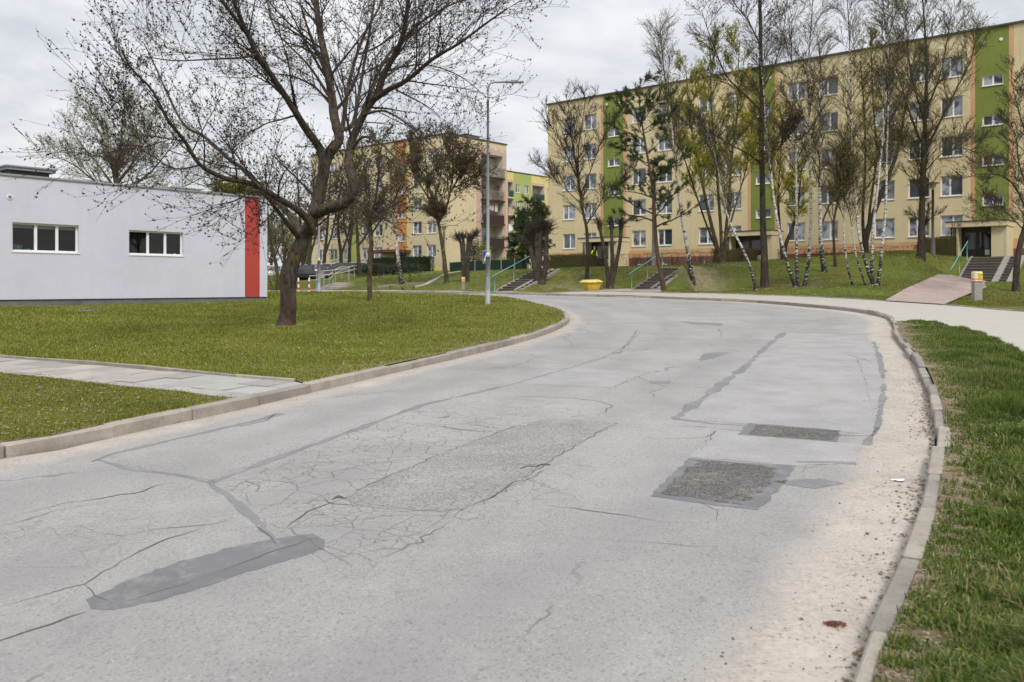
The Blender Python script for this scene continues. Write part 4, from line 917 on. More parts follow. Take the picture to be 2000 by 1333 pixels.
# ------------------------------------------------------------------ low lilac building on the lawn
RW = np.array([-11.95, 42.0]); LW = RW-UD*30; fw = Face(LW, UD); zw0, zw1 = -.55, 4.25
wb = empty('low_building', (*RW, -.6), label='single-storey pale lilac building with a red stripe at the edge of the lawn', cat='building')
W1 = (30-11.4, 30-8.9, 1.33, 2.46); W2 = (30-6.82, 30-4.35, 1.33, 2.38); W3 = (30-17, 30-14.4, 1.33, 2.46)
facade(wb, fw, 0, 30, zw0, zw1, [W1, W2, W3], [(28.77, 29.58, zw0, zw1, 1)], [M['lilac'], M['redr'], M['lilac']], rev=.24)
lbox(wb, fw, 0, 29.94, -.2, -.06, -1.3, zw0+.02, M['pl_grey'], 'plinth')
fside = Face(RW, VD); facade(wb, fside, 0, 12, zw0-.7, zw1, [], [], [M['lilac']])
fs2 = Face(np.array(fside.pt(12, 0, 0))[:2], -UD); facade(wb, fs2, 0, 30, zw0-.7, zw1, [], [], [M['lilac']])
lbox(wb, fw, .02, 29.98, -11.98, -.3, zw1-.35, zw1-.02, M['roof'], 'roof')
lbox(wb, fw, -.1, 30.06, -.25, .06, zw1, zw1+.07, M['galv'], 'roof_edge')
vg = MB(); vg.tube([(0, 0, 0), (0, -.03, 0)], .1, 14); vgm = vg.mesh('vent', M['white']); vi = MB(); vi.tube([(0, -.03, 0), (0, -.034, 0)], .07, 12); vim = vi.mesh('vent_grille', M['greybar'])
for a, z in ((30-11.49, 3.42), (30-7.57, 3.46)):
    o = link('vent', vgm, wb, Vector(fw.pt(a, 0, z))-Vector(wb.location)); o.rotation_euler = (0, 0, fw.ang()); link('vent_grille', vim, o)
for k, h in enumerate((W1, W2, W3)):
    window(wb, fw, *h, split=(.36, .68) if k != 1 else (.36, .68), pane='glass', inset=.14)
    # the room behind: a dark recess
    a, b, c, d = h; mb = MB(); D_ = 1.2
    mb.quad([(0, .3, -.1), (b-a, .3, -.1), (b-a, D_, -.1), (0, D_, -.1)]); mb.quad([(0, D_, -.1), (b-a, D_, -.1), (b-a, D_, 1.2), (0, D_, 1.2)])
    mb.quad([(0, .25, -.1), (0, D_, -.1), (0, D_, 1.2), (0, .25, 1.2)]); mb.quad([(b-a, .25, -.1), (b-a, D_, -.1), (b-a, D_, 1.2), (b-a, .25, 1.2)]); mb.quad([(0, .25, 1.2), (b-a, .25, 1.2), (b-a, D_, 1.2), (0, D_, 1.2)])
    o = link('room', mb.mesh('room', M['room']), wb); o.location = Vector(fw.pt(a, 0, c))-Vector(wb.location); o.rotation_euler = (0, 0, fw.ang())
mb = MB(); mb.box(0, .115, 0, .012, 0, 1.06); sl_m = mb.mesh('blind_slat', plain('brown_blind', (.07, .035, .03), .8, var=.3))
for k in range(19):
    o = link('blind_slat', sl_m, wb); o.location = Vector(fw.pt(W2[0]+.05+.128*k, -.3, W2[2]+.02))-Vector(wb.location); o.rotation_euler = (0, 0, fw.ang()+.35+.1*math.sin(k*2.3))
mb = MB(); mb.box(0, 2.4, 0, .03, 0, .16); 
for k in range(7): mb.box(0, 2.4, .03, .05, .01+.02*k, .022+.02*k)
o = link('roller_blind', mb.mesh('roller_blind', M['palep']), wb); o.location = Vector(fw.pt(W1[0]+.08, -.28, W1[3]-.2))-Vector(wb.location); o.rotation_euler = (0, 0, fw.ang())
# things on the sill
for k, (dx, w_, h_, m_) in enumerate([(.10, .09, .26, 'cyanp'), (.2, .09, .26, 'cyanp'), (.3, .07, .25, 'palep'), (.38, .09, .26, 'cyanp')]):
    t = empty('ring_binder', fw.pt(W1[0]+dx, -.34, W1[2]+.02), fw.ang(), ['first turquoise binder from the left on the window sill', 'second turquoise binder from the left on the window sill', 'pale binder between the turquoise ones', 'turquoise binder right of the pale one on the sill'][k], 'binder', 'binders on the window sill')
    mb = MB(); mb.box(0, w_, 0, .2, 0, h_); mb.build('cover', M[m_], t, bevel=.006)
t = empty('bowl', fw.pt(W1[0]+.66, -.32, W1[2]+.02), label='small white bowl beside the binders in the left window', cat='bowl'); mb = MB(); mb.tube([(0, 0, 0), (0, 0, .05), (0, 0, .1)], [.04, .09, .1], 12); mb.build('vessel', M['white'], t)
t = empty('cup', fw.pt(W2[0]+2.15, -.2, W2[2]+.02), label='white cup on the sill of the window nearer the red stripe', cat='cup'); mb = MB(); mb.tube([(0, 0, 0), (0, 0, .07)], [.04, .06], 12); mb.build('vessel', M['white'], t)
for a, w_, bk in ((30-10.7, 1.5, 2.2), (30-2.4, 1.1, 4.5)):
    cobj = lbox(wb, fw, a, a+w_, -bk-1.1, -bk, zw1, zw1+.5, M['roofedge'], 'chimney')
    mb = MB(); mb.box(-.2, w_+.2, bk-.2, bk+1.3, .502, .62); mb.box(-.26, w_+.26, bk-.26, bk+1.36, .62, .68); link('chimney_cap', mb.mesh('chimney_cap', M['galv']), cobj)
mb = MB(); mb.tube([(0, 0, 0), (-.05, 0, .7), (-.18, 0, 1.35)], .006, 4); o = mb.build('aerial', M['roofedge'], wb); o.location = Vector(fw.pt(30-11.4, -2.6, zw1+.62))-Vector(wb.location)
# a small canopy on the hidden side
lbox(wb, fside, 3.5, 5.5, .0, 1.3, 1.55, 2.35, M['lilac'], 'canopy')
# ------------------------------------------------------------------ trees
def bark(name, lo, hi, lichen=None, lich=.5, red=None, sc=6):
    m = Mat(name, .92, .15); v = m.obj(); st = m.map(v, (1, 1, .28))
    a = m.noise(st, sc*2.6, 6, .72, .8); b = m.noise(v, 1.4, 4, .6)
    c = m.ramp(m.math('ADD', m.math('MULTIPLY', a, .75), m.math('MULTIPLY', b, .25)), [(.36, lo), (.62, hi)])
    if lichen: c = m.mix(m.math('MULTIPLY', m.ss(m.noise(v, 3.4, 6, .72), .50, .64), lich), c, lichen)
    if red:
        sx = m.n('ShaderNodeSeparateXYZ'); m.l(v, sx.inputs[0]); hz = m.math('SUBTRACT', 1.0, m.ss(sx.outputs[2], .6, 2.6))
        c = m.mix(m.math('MULTIPLY', m.math('MULTIPLY', hz, m.ss(m.noise(st, 5, 4, .7), .42, .6)), .75), c, red)
    c = m.mix(m.ss(a, .30, .46), tuple(x*.45 for x in lo), c); m.col(c); m.bump(a, 1.0, .06); return m.m
def birch_bark():
    m = Mat('birch_bark', .75, .25); v = m.obj(); hor = m.map(v, (2.2, 2.2, 9.0))
    n = m.noise(hor, 2.0, 4, .65, .5); sx = m.n('ShaderNodeSeparateXYZ'); m.l(v, sx.inputs[0])
    low = m.math('SUBTRACT', 1.0, m.ss(sx.outputs[2], .0, 3.2)); th = m.math('ADD', m.math('ADD', n, .025), m.math('MULTIPLY', low, .15))
    up = m.math('MULTIPLY', m.ss(sx.outputs[2], 6., 13.), .10); th = m.math('ADD', th, up)
    k = m.ss(th, .555, .60)
    w_ = m.ramp(m.noise(v, 8, 4, .6), [(.3, (.42, .40, .37)), (.7, (.70, .68, .65))])
    m.col(m.mix(k, w_, (.035, .03, .028))); m.bump(n, .5, .02); return m.m
M['bark_main'] = bark('lichen_bark', (.03, .023, .019), (.125, .105, .092), (.22, .14, .03), .40, (.085, .048, .036))
M['bark'] = bark('grey_brown_bark', (.025, .02, .017), (.09, .074, .062), (.16, .14, .06), .35)
M['bark_ol'] = bark('olive_bark', (.04, .033, .022), (.12, .098, .06), (.24, .20, .06), .5)
M['bark_pine'] = bark('pine_bark', (.05, .035, .028), (.16, .095, .065))
M['birch'] = birch_bark()
M['twig'] = plain('dark_twig', (.05, .038, .032), .9, var=.2); M['twig_ol'] = plain('olive_twig', (.085, .07, .038), .9, var=.25); M['twig_hazy'] = plain('pale_olive_twig', (.17, .155, .10), .9, var=.25); M['twig_birch'] = plain('birch_twig', (.06, .042, .035), .9)
M['bud_ol'] = plain('brown_seed_cluster', (.09, .06, .035), .8, var=.4, sc=8); M['bud'] = plain('dark_bud', (.045, .028, .024), .8, var=.3, sc=8)
M['leaf_y'] = blade_mat('yellow_green_leaf', [(.25, (.28, .27, .03)), (.6, (.42, .41, .05)), (.8, (.50, .47, .07))], .6)
M['leaf_y2'] = blade_mat('birch_leaflet', [(.25, (.19, .18, .05)), (.6, (.28, .27, .07)), (.8, (.34, .32, .1))], .6)
M['leaf_g'] = blade_mat('young_green_leaf', [(.2, (.17, .19, .06)), (.6, (.26, .28, .09)), (.8, (.33, .33, .13))], .6)
M['leaf_o'] = blade_mat('olive_leaf', [(.2, (.09, .085, .03)), (.6, (.15, .14, .05)), (.8, (.2, .17, .07))], .6)
M['needle'] = blade_mat('pine_needle', [(.2, (.028, .045, .018)), (.6, (.055, .08, .03)), (.8, (.085, .105, .04))], .6)
M['hedge'] = blade_mat('hedge_leaf', [(.2, (.05, .042, .02)), (.6, (.10, .095, .032)), (.85, (.17, .155, .05))], .6)
M['hedge_dk'] = blade_mat('dark_hedge_leaf', [(.2, (.015, .025, .01)), (.6, (.03, .045, .016)), (.85, (.06, .075, .025))], .6)
M['bush_y'] = blade_mat('fresh_yellow_green_leaf', [(.2, (.16, .18, .015)), (.6, (.28, .31, .03)), (.85, (.38, .38, .06))], .6)
M['needle_gy'] = blade_mat('juniper_needle', [(.2, (.02, .03, .018)), (.6, (.045, .06, .035)), (.85, (.07, .085, .05))], .6)
def unit(a): return a/(np.linalg.norm(a, axis=-1, keepdims=True)+1e-9)
def tubes(PL, RD, sides):
    """PL (N,K,3), RD (N,K) -> vertices, quads"""
    N, K, _ = PL.shape; T = unit(np.gradient(PL, axis=1)); main = unit(PL[:, -1]-PL[:, 0])
    ref = np.where(np.abs(main[:, 2:3]) > .8, np.array([[1., .1, 0]]), np.array([[0, .1, 1.]]))[:, None, :]
    a = unit(ref-(ref*T).sum(-1, keepdims=True)*T); b = np.cross(T, a); an = np.arange(sides)*2*math.pi/sides
    V = PL[:, :, None]+(a[:, :, None]*np.cos(an)[None, None, :, None]+b[:, :, None]*np.sin(an)[None, None, :, None])*RD[:, :, None, None]
    n_, k_, s_ = np.meshgrid(np.arange(N), np.arange(K-1), np.arange(sides), indexing='ij'); i = (n_*K+k_)*sides+s_; j = (n_*K+k_)*sides+(s_+1) % sides
    return V.reshape(-1, 3), np.stack([i, j, j+sides, i+sides], -1).reshape(-1, 4)
def spawn(PL, RD, n, t0, t1, lmin, lmax, ang, K, rng, up=.0, wig=.1, rr=.55, taper=.25, droop=0.0, rmin=.003, tl=.55):
    """n children on every branch of PL"""
    N, K0, _ = PL.shape; idx = np.repeat(np.arange(N), n); m = len(idx)
    t = (np.tile(np.arange(n), N)+rng.random(m))/n*(t1-t0)+t0; x = t*(K0-1); i = np.clip(x.astype(int), 0, K0-2); f = (x-i)[:, None]
    p = PL[idx, i]*(1-f)+PL[idx, i+1]*f; T = unit(PL[idx, i+1]-PL[idx, i]); r = RD[idx, i]*(1-f[:, 0])+RD[idx, i+1]*f[:, 0]
    q = unit(np.cross(T, unit(rng.normal(size=(m, 3))))); q[:, 2] = np.abs(q[:, 2])*np.where(rng.random(m) < .35, -1, 1)
    an = ang*(.7+.6*rng.random(m))[:, None]; d = unit(T*np.cos(an)+q*np.sin(an)+np.array([0, 0, up])); L = (lmin+(lmax-lmin)*rng.random(m))*(1-tl*t)
    seg = L/(K-1); out = [p]; 
    for k in range(1, K):
        d = unit(d+rng.normal(size=(m, 3))*wig+np.array([0, 0, up*.35-droop*k/K])); out.append(out[-1]+d*seg[:, None])
    r0 = np.maximum(np.minimum(r*rr, L*.022+.002), rmin); R2 = r0[:, None]*np.linspace(1, taper, K)[None]
    return np.stack(out, 1), np.maximum(R2, rmin*.6)
def blobs(C, s, rng):
    """small dark octahedra (buds)"""
    n = len(C); s = (s*(.6+.8*rng.random(n)))[:, None]; u = unit(rng.normal(size=(n, 3))); v = unit(np.cross(u, rng.normal(size=(n, 3)))); w_ = np.cross(u, v)
    V = np.stack([C+u*s*1.5, C-u*s+v*s, C-u*s-v*s*.5+w_*s*.85, C-u*s-v*s*.5-w_*s*.85], 1).reshape(-1, 3); i = np.arange(n)[:, None]*4
    return V, np.vstack([np.hstack([i+a, i+b, i+c]) for a, b, c in ((0, 1, 2), (0, 2, 3), (0, 3, 1), (1, 3, 2))])
def leaves(C, s, rng, asp=.6, D=None, bend=True):
    n = len(C); s = (s*(.6+.8*rng.random(n)))[:, None]; u = unit(rng.normal(size=(n, 3))) if D is None else unit(D+rng.normal(size=(n, 3))*.35); v = unit(np.cross(u, rng.normal(size=(n, 3)))); w_ = np.cross(u, v)*.25
    V = np.stack([C, C+u*s*.55+v*s*asp*.5+w_*s, C+u*s*1.1, C+u*s*.55-v*s*asp*.5+w_*s], 1).reshape(-1, 3); i = np.arange(n)[:, None]*4
    return V, np.hstack([i, i+1, i+2, i+3])
def along(PL, n, rng, t0=.2):
    N, K, _ = PL.shape; idx = np.repeat(np.arange(N), n); t = (t0+(1-t0)*rng.random(len(idx)))*(K-1); i = np.clip(t.astype(int), 0, K-2); f = (t-i)[:, None]
    return PL[idx, i]*(1-f)+PL[idx, i+1]*f+rng.normal(size=(len(idx), 3))*.008, unit(PL[idx, i+1]-PL[idx, i])
class Acc:
    def __init__(s): s.V = []; s.Q = {}; s.n = 0
    def add(s, V, F):
        s.V.append(V); s.Q.setdefault(F.shape[1], []).append(F+s.n); s.n += len(V)
    def build(s, name, mat, parent, kind=None, smooth=False, base=None):
        if not s.n: return None
        V = np.vstack(s.V)-(base if base is not None else 0); o = link(name, mesh_np(name, V, [np.vstack(q) for q in s.Q.values()], [mat], smooth=smooth), parent)
        if kind: o['kind'] = kind
        return o
def stem_line(pts, D, K=None, wob=0.0, rng=None):
    """(px, py[, depth offset]) in the photograph at depth D -> smooth 3-D polyline"""
    p = np.array([P(q[0], q[1], D+(q[2] if len(q) > 2 else 0)) for q in pts]); out = []; e = np.vstack([2*p[0]-p[1], p, 2*p[-1]-p[-2]])
    for i in range(1, len(e)-2):
        n = 4
        for k in range(n):
            t = k/n; a, b, c, d = e[i-1], e[i], e[i+1], e[i+2]; out.append(.5*(2*b+(c-a)*t+(2*a-5*b+4*c-d)*t*t+(3*b-a-3*c+d)*t**3))
    out.append(p[-1]); return np.array(out)
def resamp(L, K):
    s = np.r_[0, np.cumsum(np.linalg.norm(np.diff(L, axis=0), axis=1))]; t = np.linspace(0, s[-1], K); return np.stack([np.interp(t, s, L[:, i]) for i in range(3)], 1)
TREES = []
def tree(name, label, cat, D, stems, barkm, twigm, levels, fol=None, group=None, seed=1, flare=1.35, stem_name='trunk', K=24, tmin=.25, sides=9, zfix=True):
    """stems: [(points, r0, r1[, first t of branching])] ; levels: dicts for spawn ; fol: (kind, per twig, size, material)"""
    rng = np.random.default_rng(seed); b0 = P(stems[0][0][0][0], stems[0][0][0][1], D); base = np.array([b0[0], b0[1], z1(b0[0], b0[1])+.1])
    root = empty(name, tuple(base), label=label, cat=cat, group=group); PLs = []; RDs = []; T0 = []
    for k, st in enumerate(stems):
        L = resamp(stem_line(st[0], D), K); r = np.linspace(0, 1, K); r = st[1]+(st[2]-st[1])*r**.8
        if k == 0 or (len(st) > 4 and st[4]):
            dz = base[2]-.12-L[0][2]; fall = np.exp(-np.arange(K)/2.5); L[:, 2] += dz*fall
            if k == 0 or True: r = r*(1+(flare-1)*np.exp(-np.arange(K)*1.1))
        PLs.append(L); RDs.append(r); T0.append(st[3] if len(st) > 3 else tmin)
        # rough, slightly lumpy stem
        V, Q = tubes(L[None], r[None], sides); ac = Acc()
        nv = unit(V-np.repeat(L, sides, 0)); bump_ = rng.normal(size=len(V))*.035*np.repeat(r, sides); V = V+nv*bump_[:, None]; ac.add(V, Q)
        o = ac.build(stem_name if k == 0 else ('stem' if len(st) > 4 and st[4] else 'limb'), barkm, root, None, True, base)
    A = np.stack(PLs); Rr = np.stack(RDs); tw = Acc(); cur = (A, Rr); t0s = np.array(T0); last = None; mids = []
    for li, lv in enumerate(levels):
        lv = dict(lv); n = lv.pop('n'); pl, rd = cur; sd_ = lv.pop('sides', 3)
        if li == 0:
            parts = [spawn(pl[i:i+1], rd[i:i+1], n if isinstance(n, int) else n[min(i, len(n)-1)], t0s[i], 1.0, rng=rng, **lv) for i in range(len(pl)) if (n if isinstance(n, int) else n[min(i, len(n)-1)]) > 0]
            cur = (np.concatenate([p[0] for p in parts]), np.concatenate([p[1] for p in parts]))
        else: cur = spawn(pl, rd, n, .15, 1.0, rng=rng, **lv)
        tw.add(*tubes(cur[0], cur[1], sd_)); mids.append(cur[0])
    crown = tw.build('crown', twigm, root, 'stuff', True, base)
    if fol:
        for (kd, n, s, mt) in (fol if isinstance(fol, list) else [fol]):
            C, Dr = along(cur[0], n, rng); ac = Acc()
            if kd == 'bud': ac.add(*blobs(C, s, rng))
            elif kd == 'leaf': ac.add(*leaves(C, s, rng))
            elif kd == 'needle': ac.add(*leaves(C, s, rng, .12, Dr))
            elif kd == 'catkin': ac.add(*leaves(C, s, rng, .3, np.tile([0, 0, -1.], (len(C), 1))))
            o = ac.build('foliage' if kd != 'bud' else 'buds', mt, root, 'stuff', False, base)
            if kd == 'bud': o.name = 'bud_cluster'
    return root
# --- the big leaning tree on the lawn, its limbs traced
ms = [
 ([(557, 640), (563, 600), (563, 550), (571, 515), (582, 488), (597, 457), (609, 430), (618, 400, .1), (627, 364, .1), (633, 330, .1), (640, 305, .1), (652, 288)], .215, .13),
 ([(633, 318, .1), (622, 286), (599, 255, -.4), (565, 200, -1), (531, 149, -1.5), (502, 106, -1.9), (485, 70, -2.2), (466, 45, -2.5), (438, 8, -2.9), (400, -40, -3.2)], .11, .03),
 ([(485, 70, -2.2), (470, 35, -2.2), (455, 0, -2.2), (448, -40, -2.2)], .05, .02),
 ([(648, 292), (663, 272), (654, 235, .2), (650, 204, .4), (638, 127, .8), (625, 64, 1.2), (617, 0, 1.5), (612, -60, 1.8)], .13, .06),
 ([(664, 275), (672, 230, .6), (680, 170, 1.2), (697, 106, 1.8), (718, 55, 2.3), (744, 8, 2.7), (760, -40, 3)], .065, .025),
 ([(614, 418), (645, 406, -.5), (672, 398, -.9), (690, 379, -1.1), (688, 350, -1.1), (681, 325, -1), (683, 298, -.8), (690, 268, -.8), (714, 217, -1), (735, 187, -1.2), (752, 140, -1.4), (782, 85, -1.8), (795, 25, -2.1), (800, -40, -2.3)], .15, .04),
 ([(730, 195, -1.2), (760, 175, -1.8), (795, 157, -2.4), (846, 115, -3.2), (897, 85, -3.8), (948, 47, -4.2), (990, 18, -4.5)], .075, .015),
 ([(700, 245, -.9), (720, 190, .0), (745, 130, .8), (770, 95, 1.4), (830, 50, 2.1), (880, 5, 2.6)], .06, .02),
 ([(655, 286), (668, 255, .5), (690, 240, 1), (707, 150, 1.8), (722, 60, 2.6), (735, -20, 3)], .06, .025),
 ([(612, 456, -.1), (600, 430, -.4), (579, 409, -.8), (549, 391, -1.3), (519, 373, -1.8), (495, 361, -2.1), (474, 355, -2.4), (438, 348, -2.9), (391, 323, -3.5), (361, 276, -3.9), (327, 234, -4.3), (298, 178, -4.6), (255, 132, -5), (238, 98, -5.2)], .095, .015),
 ([(588, 458, .1), (575, 435, .4), (564, 418, .6), (540, 394, 1), (510, 367, 1.5), (486, 343, 1.9), (468, 325, 2.2), (450, 314, 2.4), (400, 268, 3), (361, 246, 3.4), (327, 183, 3.8), (298, 119, 4.1), (281, 85, 4.3)], .085, .015),
 ([(582, 462, -.1), (560, 436, -.6), (549, 421, -1), (525, 391, -1.6), (500, 372, -2.2), (460, 392, -2.8), (425, 400, -3.2)], .07, .01),
 ([(540, 405, -1), (520, 430, -1.6), (500, 445, -2.2), (470, 470, -2.6)], .025, .006),
 ([(502, 106, -1.9), (472, 113, -2.5), (412, 116, -3.4), (340, 119, -4.2), (280, 110, -4.8)], .03, .008),
 ([(645, 203, .4), (625, 180, .9), (608, 166, 1.3), (570, 149, 2), (523, 145, 2.8), (476, 153, 3.4), (430, 150, 4)], .035, .008),
 ([(580, 225, -.6), (545, 235, -1), (519, 242, -1.5), (480, 262, -2), (440, 268, -2.5)], .025, .007),
 ([(640, 185, .5), (615, 145, 1), (591, 115, 1.5), (560, 85, 2), (536, 55, 2.5), (520, 0, 3)], .04, .012),
 ([(628, 95, 1), (600, 75, .3), (561, 43, -.4), (523, 0, -1), (500, -40, -1.4)], .03, .012),
 ([(708, 225, -1), (735, 218, -1.6), (757, 219, -2.1), (795, 242, -2.8), (829, 272, -3.3), (863, 300, -3.7), (890, 330, -4)], .035, .008),
 ([(690, 385, -1.1), (711, 400, -1.6), (738, 421, -2.2), (768, 439, -2.8), (800, 466, -3.3)], .03, .006),
 ([(690, 290, -.8), (708, 268, -1.5), (738, 277, -2.2), (762, 298, -2.7), (789, 340, -3.2), (800, 400, -3.5)], .04, .008),
 ([(752, 140, -1.4), (790, 130, -.4), (840, 128, .6), (900, 150, 1.4), (950, 190, 2)], .03, .008),
 ([(782, 85, -1.8), (820, 45, -2.2), (870, 15, -2.6), (930, -10, -3)], .035, .01),
 ([(700, 106, 1.8), (740, 90, 2.2), (790, 50, 2.8), (830, 0, 3.2)], .03, .01),
 ([(618, 395, .2), (632, 372, 1), (660, 365, 1.8), (690, 380, 2.4), (720, 365, 3)], .03, .008),
 ([(361, 276, -3.9), (320, 270, -4.4), (270, 262, -4.9), (235, 240, -5.2)], .02, .006),
 ([(391, 323, -3.5), (340, 330, -4), (290, 300, -4.5), (250, 290, -5)], .02, .006),
]
tmn = [.45, .25, .2, .15, .15, .42]+[.2]*3+[.22, .2, .25]+[.1]*20
ms = [(*m_, tmn[i]) for i, m_ in enumerate(ms)]
tree('leaning_tree', 'big bare budding tree leaning over the lawn beside the lilac building', 'tree', 20.9, ms, M['bark_main'], M['twig'],
     [dict(n=[4, 20, 9, 20, 16, 16, 20, 16, 16, 15, 16, 10, 8]+[12]*5+[6, 5, 6]+[12]*10, lmin=1.0, lmax=3.3, ang=.72, K=7, up=.07, wig=.075, rr=.38, rmin=.0075, sides=4, tl=.70),
      dict(n=7, lmin=.45, lmax=1.5, ang=.68, K=4, up=.06, wig=.10, rmin=.0047, tl=.3, droop=.05),
      dict(n=4, lmin=.15, lmax=.5, ang=.7, K=3, up=.12, wig=.16, rmin=.0036, tl=.2)],
     ('bud', 2, .0165, M['bud']), seed=5, flare=1.5, K=44, sides=12)
GT = 'trees on the embankment'
def deciduous(label, D, stems, seed, barkm='bark', twigm='twig', n=(12, 6, 3), L=((1.2, 2.6), (.6, 1.3), (.25, .6)), ang=(.75, .7, .7), up=.14, droop=0, fol=('bud', 1, .02, None), rmin=(.012, .008, .006), cat='tree', name='bare_tree', group=None, **kw):
    n = tuple(round(n[i]*((1.3, 1.3, 1.35) if group in (GT, 'birches') else (1.15, 1.15, 1.1))[i]) for i in range(len(n))); rmin = tuple(r*1.3 for r in rmin)
    lv = [dict(n=n[i], lmin=L[i][0], lmax=L[i][1], ang=ang[i], K=6 if i == 0 else (4 if i < len(n)-1 else 3), up=up, wig=.10, rmin=rmin[i], droop=droop*(i+1)/2) for i in range(len(n))]
    if fol:
        fol = [(f[0], f[1], f[2], M['bud'] if f[3] is None else M[f[3]]) for f in (fol if isinstance(fol, list) else [fol])]
    return tree(name, label, cat, D, stems, M[barkm], M[twigm], lv, fol, group, seed, **kw)
# slim olive tree right of the big one
deciduous('slender olive-barked tree on the lawn, its crown full of brown seed clusters', 34.5, [([(722, 590), (722, 540), (725, 480), (722, 430)], .10, .075, .9), ([(722, 440), (716, 390), (712, 330, .5), (705, 270, .8)], .06, .015, .1), ([(723, 435), (735, 380, -.5), (742, 310, -1), (750, 255, -1.2)], .06, .015, .1), ([(724, 460), (750, 420, -.8), (780, 370, -1.6), (800, 310, -2)], .045, .01, .2), ([(722, 455), (700, 410, .6), (680, 350, 1.2), (668, 300, 1.6)], .045, .01, .2)],
    11, 'bark_ol', 'twig_ol', (9, 7, 4), ((.8, 2.0), (.4, 1.1), (.2, .5)), up=.05, droop=.05, fol=[('bud', 2, .026, 'bud_ol'), ('leaf', 1, .05, 'leaf_o')])
deciduous('forked fan-crowned tree with yellowish twigs before the corner of the pink block', 58, [([(873, 560), (868, 510), (859, 450), (855, 432)], .17, .11, .99), ([(856, 436), (845, 390), (835, 350, .6), (830, 300, 1), (826, 268, 1.2)], .10, .02, .12), ([(857, 434), (872, 405, -.5), (880, 370, -.8), (885, 320, -1), (884, 275, -1)], .10, .02, .12), ([(880, 375, -.7), (900, 340, -1.2), (918, 310, -1.5)], .06, .02, .1), ([(848, 400), (820, 360, -.7), (805, 310, -1), (800, 280, -1)], .06, .02, .15), ([(882, 370, -.7), (910, 355, -.2), (932, 345, .2)], .05, .015, .1), ([(846, 395, .4), (860, 350, 1), (862, 290, 1.5), (858, 266, 1.6)], .06, .02, .1)],
    12, 'bark_ol', 'twig_ol', (12, 7, 4), ((1.2, 2.8), (.6, 1.5), (.3, .7)), up=.08, fol=[('bud', 2, .035, 'bud_ol'), ('leaf', 1, .07, 'leaf_o')], rmin=(.018, .012, .009), group=GT)
deciduous('short white birch in front of the clipped dark hedge', 60.5, [([(785, 555), (781, 530), (777, 500), (773, 460), (768, 400), (760, 330)], .17, .05, .5)], 13, 'birch', 'twig_ol', (16, 7, 4), ((1.2, 3), (.6, 1.5), (.3, .8)), droop=.12, up=.03, fol=[('leaf', 2, .06, 'leaf_o')], rmin=(.015, .011, .008), cat='tree', name='birch', group='birches')
deciduous('tall bare tree with a fan crown beside the yellow grit bin', 49.5, [([(1147, 549), (1147, 500), (1146, 450), (1138, 410), (1128, 340)], .125, .06, .5), ([(1128, 340), (1118, 280, .3), (1112, 230, .5), (1110, 200, .6)], .06, .015, .05), ([(1130, 350), (1130, 290, -.4), (1140, 220, -.8), (1145, 190, -1)], .055, .012, .05), ([(1126, 345), (1105, 300, -.4), (1085, 260, -.9), (1065, 235, -1.2)], .045, .012, .1), ([(1134, 380), (1155, 330, .4), (1175, 275, .8), (1195, 240, 1.2)], .04, .012, .2), ([(1145, 440), (1165, 410, -.3), (1185, 380, -.7), (1230, 345, -1.2)], .04, .012, .3), ([(1136, 400), (1105, 370, .6), (1080, 345, 1.2), (1062, 330, 1.6)], .03, .01, .3)],
    14, 'bark', 'twig', (11, 6, 4), ((1.0, 2.6), (.5, 1.3), (.25, .65)), up=.12, fol=('bud', 1, .018, None), rmin=(.013, .009, .0065), group=GT)
# pines
def pine(label, D, stem, r0, whorls, seed, L=(1.2, 2.4), t0=.2, name='pine_tree', group=None, ns=.11, per=16, n2=7):
    lv = [dict(n=whorls, lmin=L[0], lmax=L[1], ang=1.25, K=6, up=.03, wig=.14, rmin=.016, tl=.55, sides=4), dict(n=n2, lmin=.35, lmax=.9, ang=.8, K=4, up=.10, wig=.15, rmin=.009, tl=.3)]
    return tree(name, label, 'pine tree', D, [(stem, r0, .03, t0)], M['bark_pine'], M['twig'], lv, [('needle', per*4 if per < 20 else per*2, ns*(1.7 if per < 20 else 2.2), M['needle'])], group, seed)
pine('slim leaning pine with sparse dark green tufts by the middle steps', 45.5, [(1298, 568), (1288, 520), (1281, 470), (1278, 410), (1272, 350), (1262, 290), (1252, 230), (1246, 168)], .135, 34, 15, (2.0, 4.2), .30, n2=8, per=14, ns=.12, group=GT)
for a, (x, y, d) in enumerate([(1040, 520, 66), (1022, 522, 69)]):
    pine(['dark pine crown behind the pollarded trunks by the steps', 'darker pine leaning left behind the pollarded trunks'][a], d, [(x, y), (x, 480), (x-2, 440), (x+2, 400)] if a == 0 else [(x, y), (x-1, 480), (x+3, 450), (x+4, 420)], .13, 46, 16+a, (1.1, 2.1), .15, per=22, group='pines behind the steps')
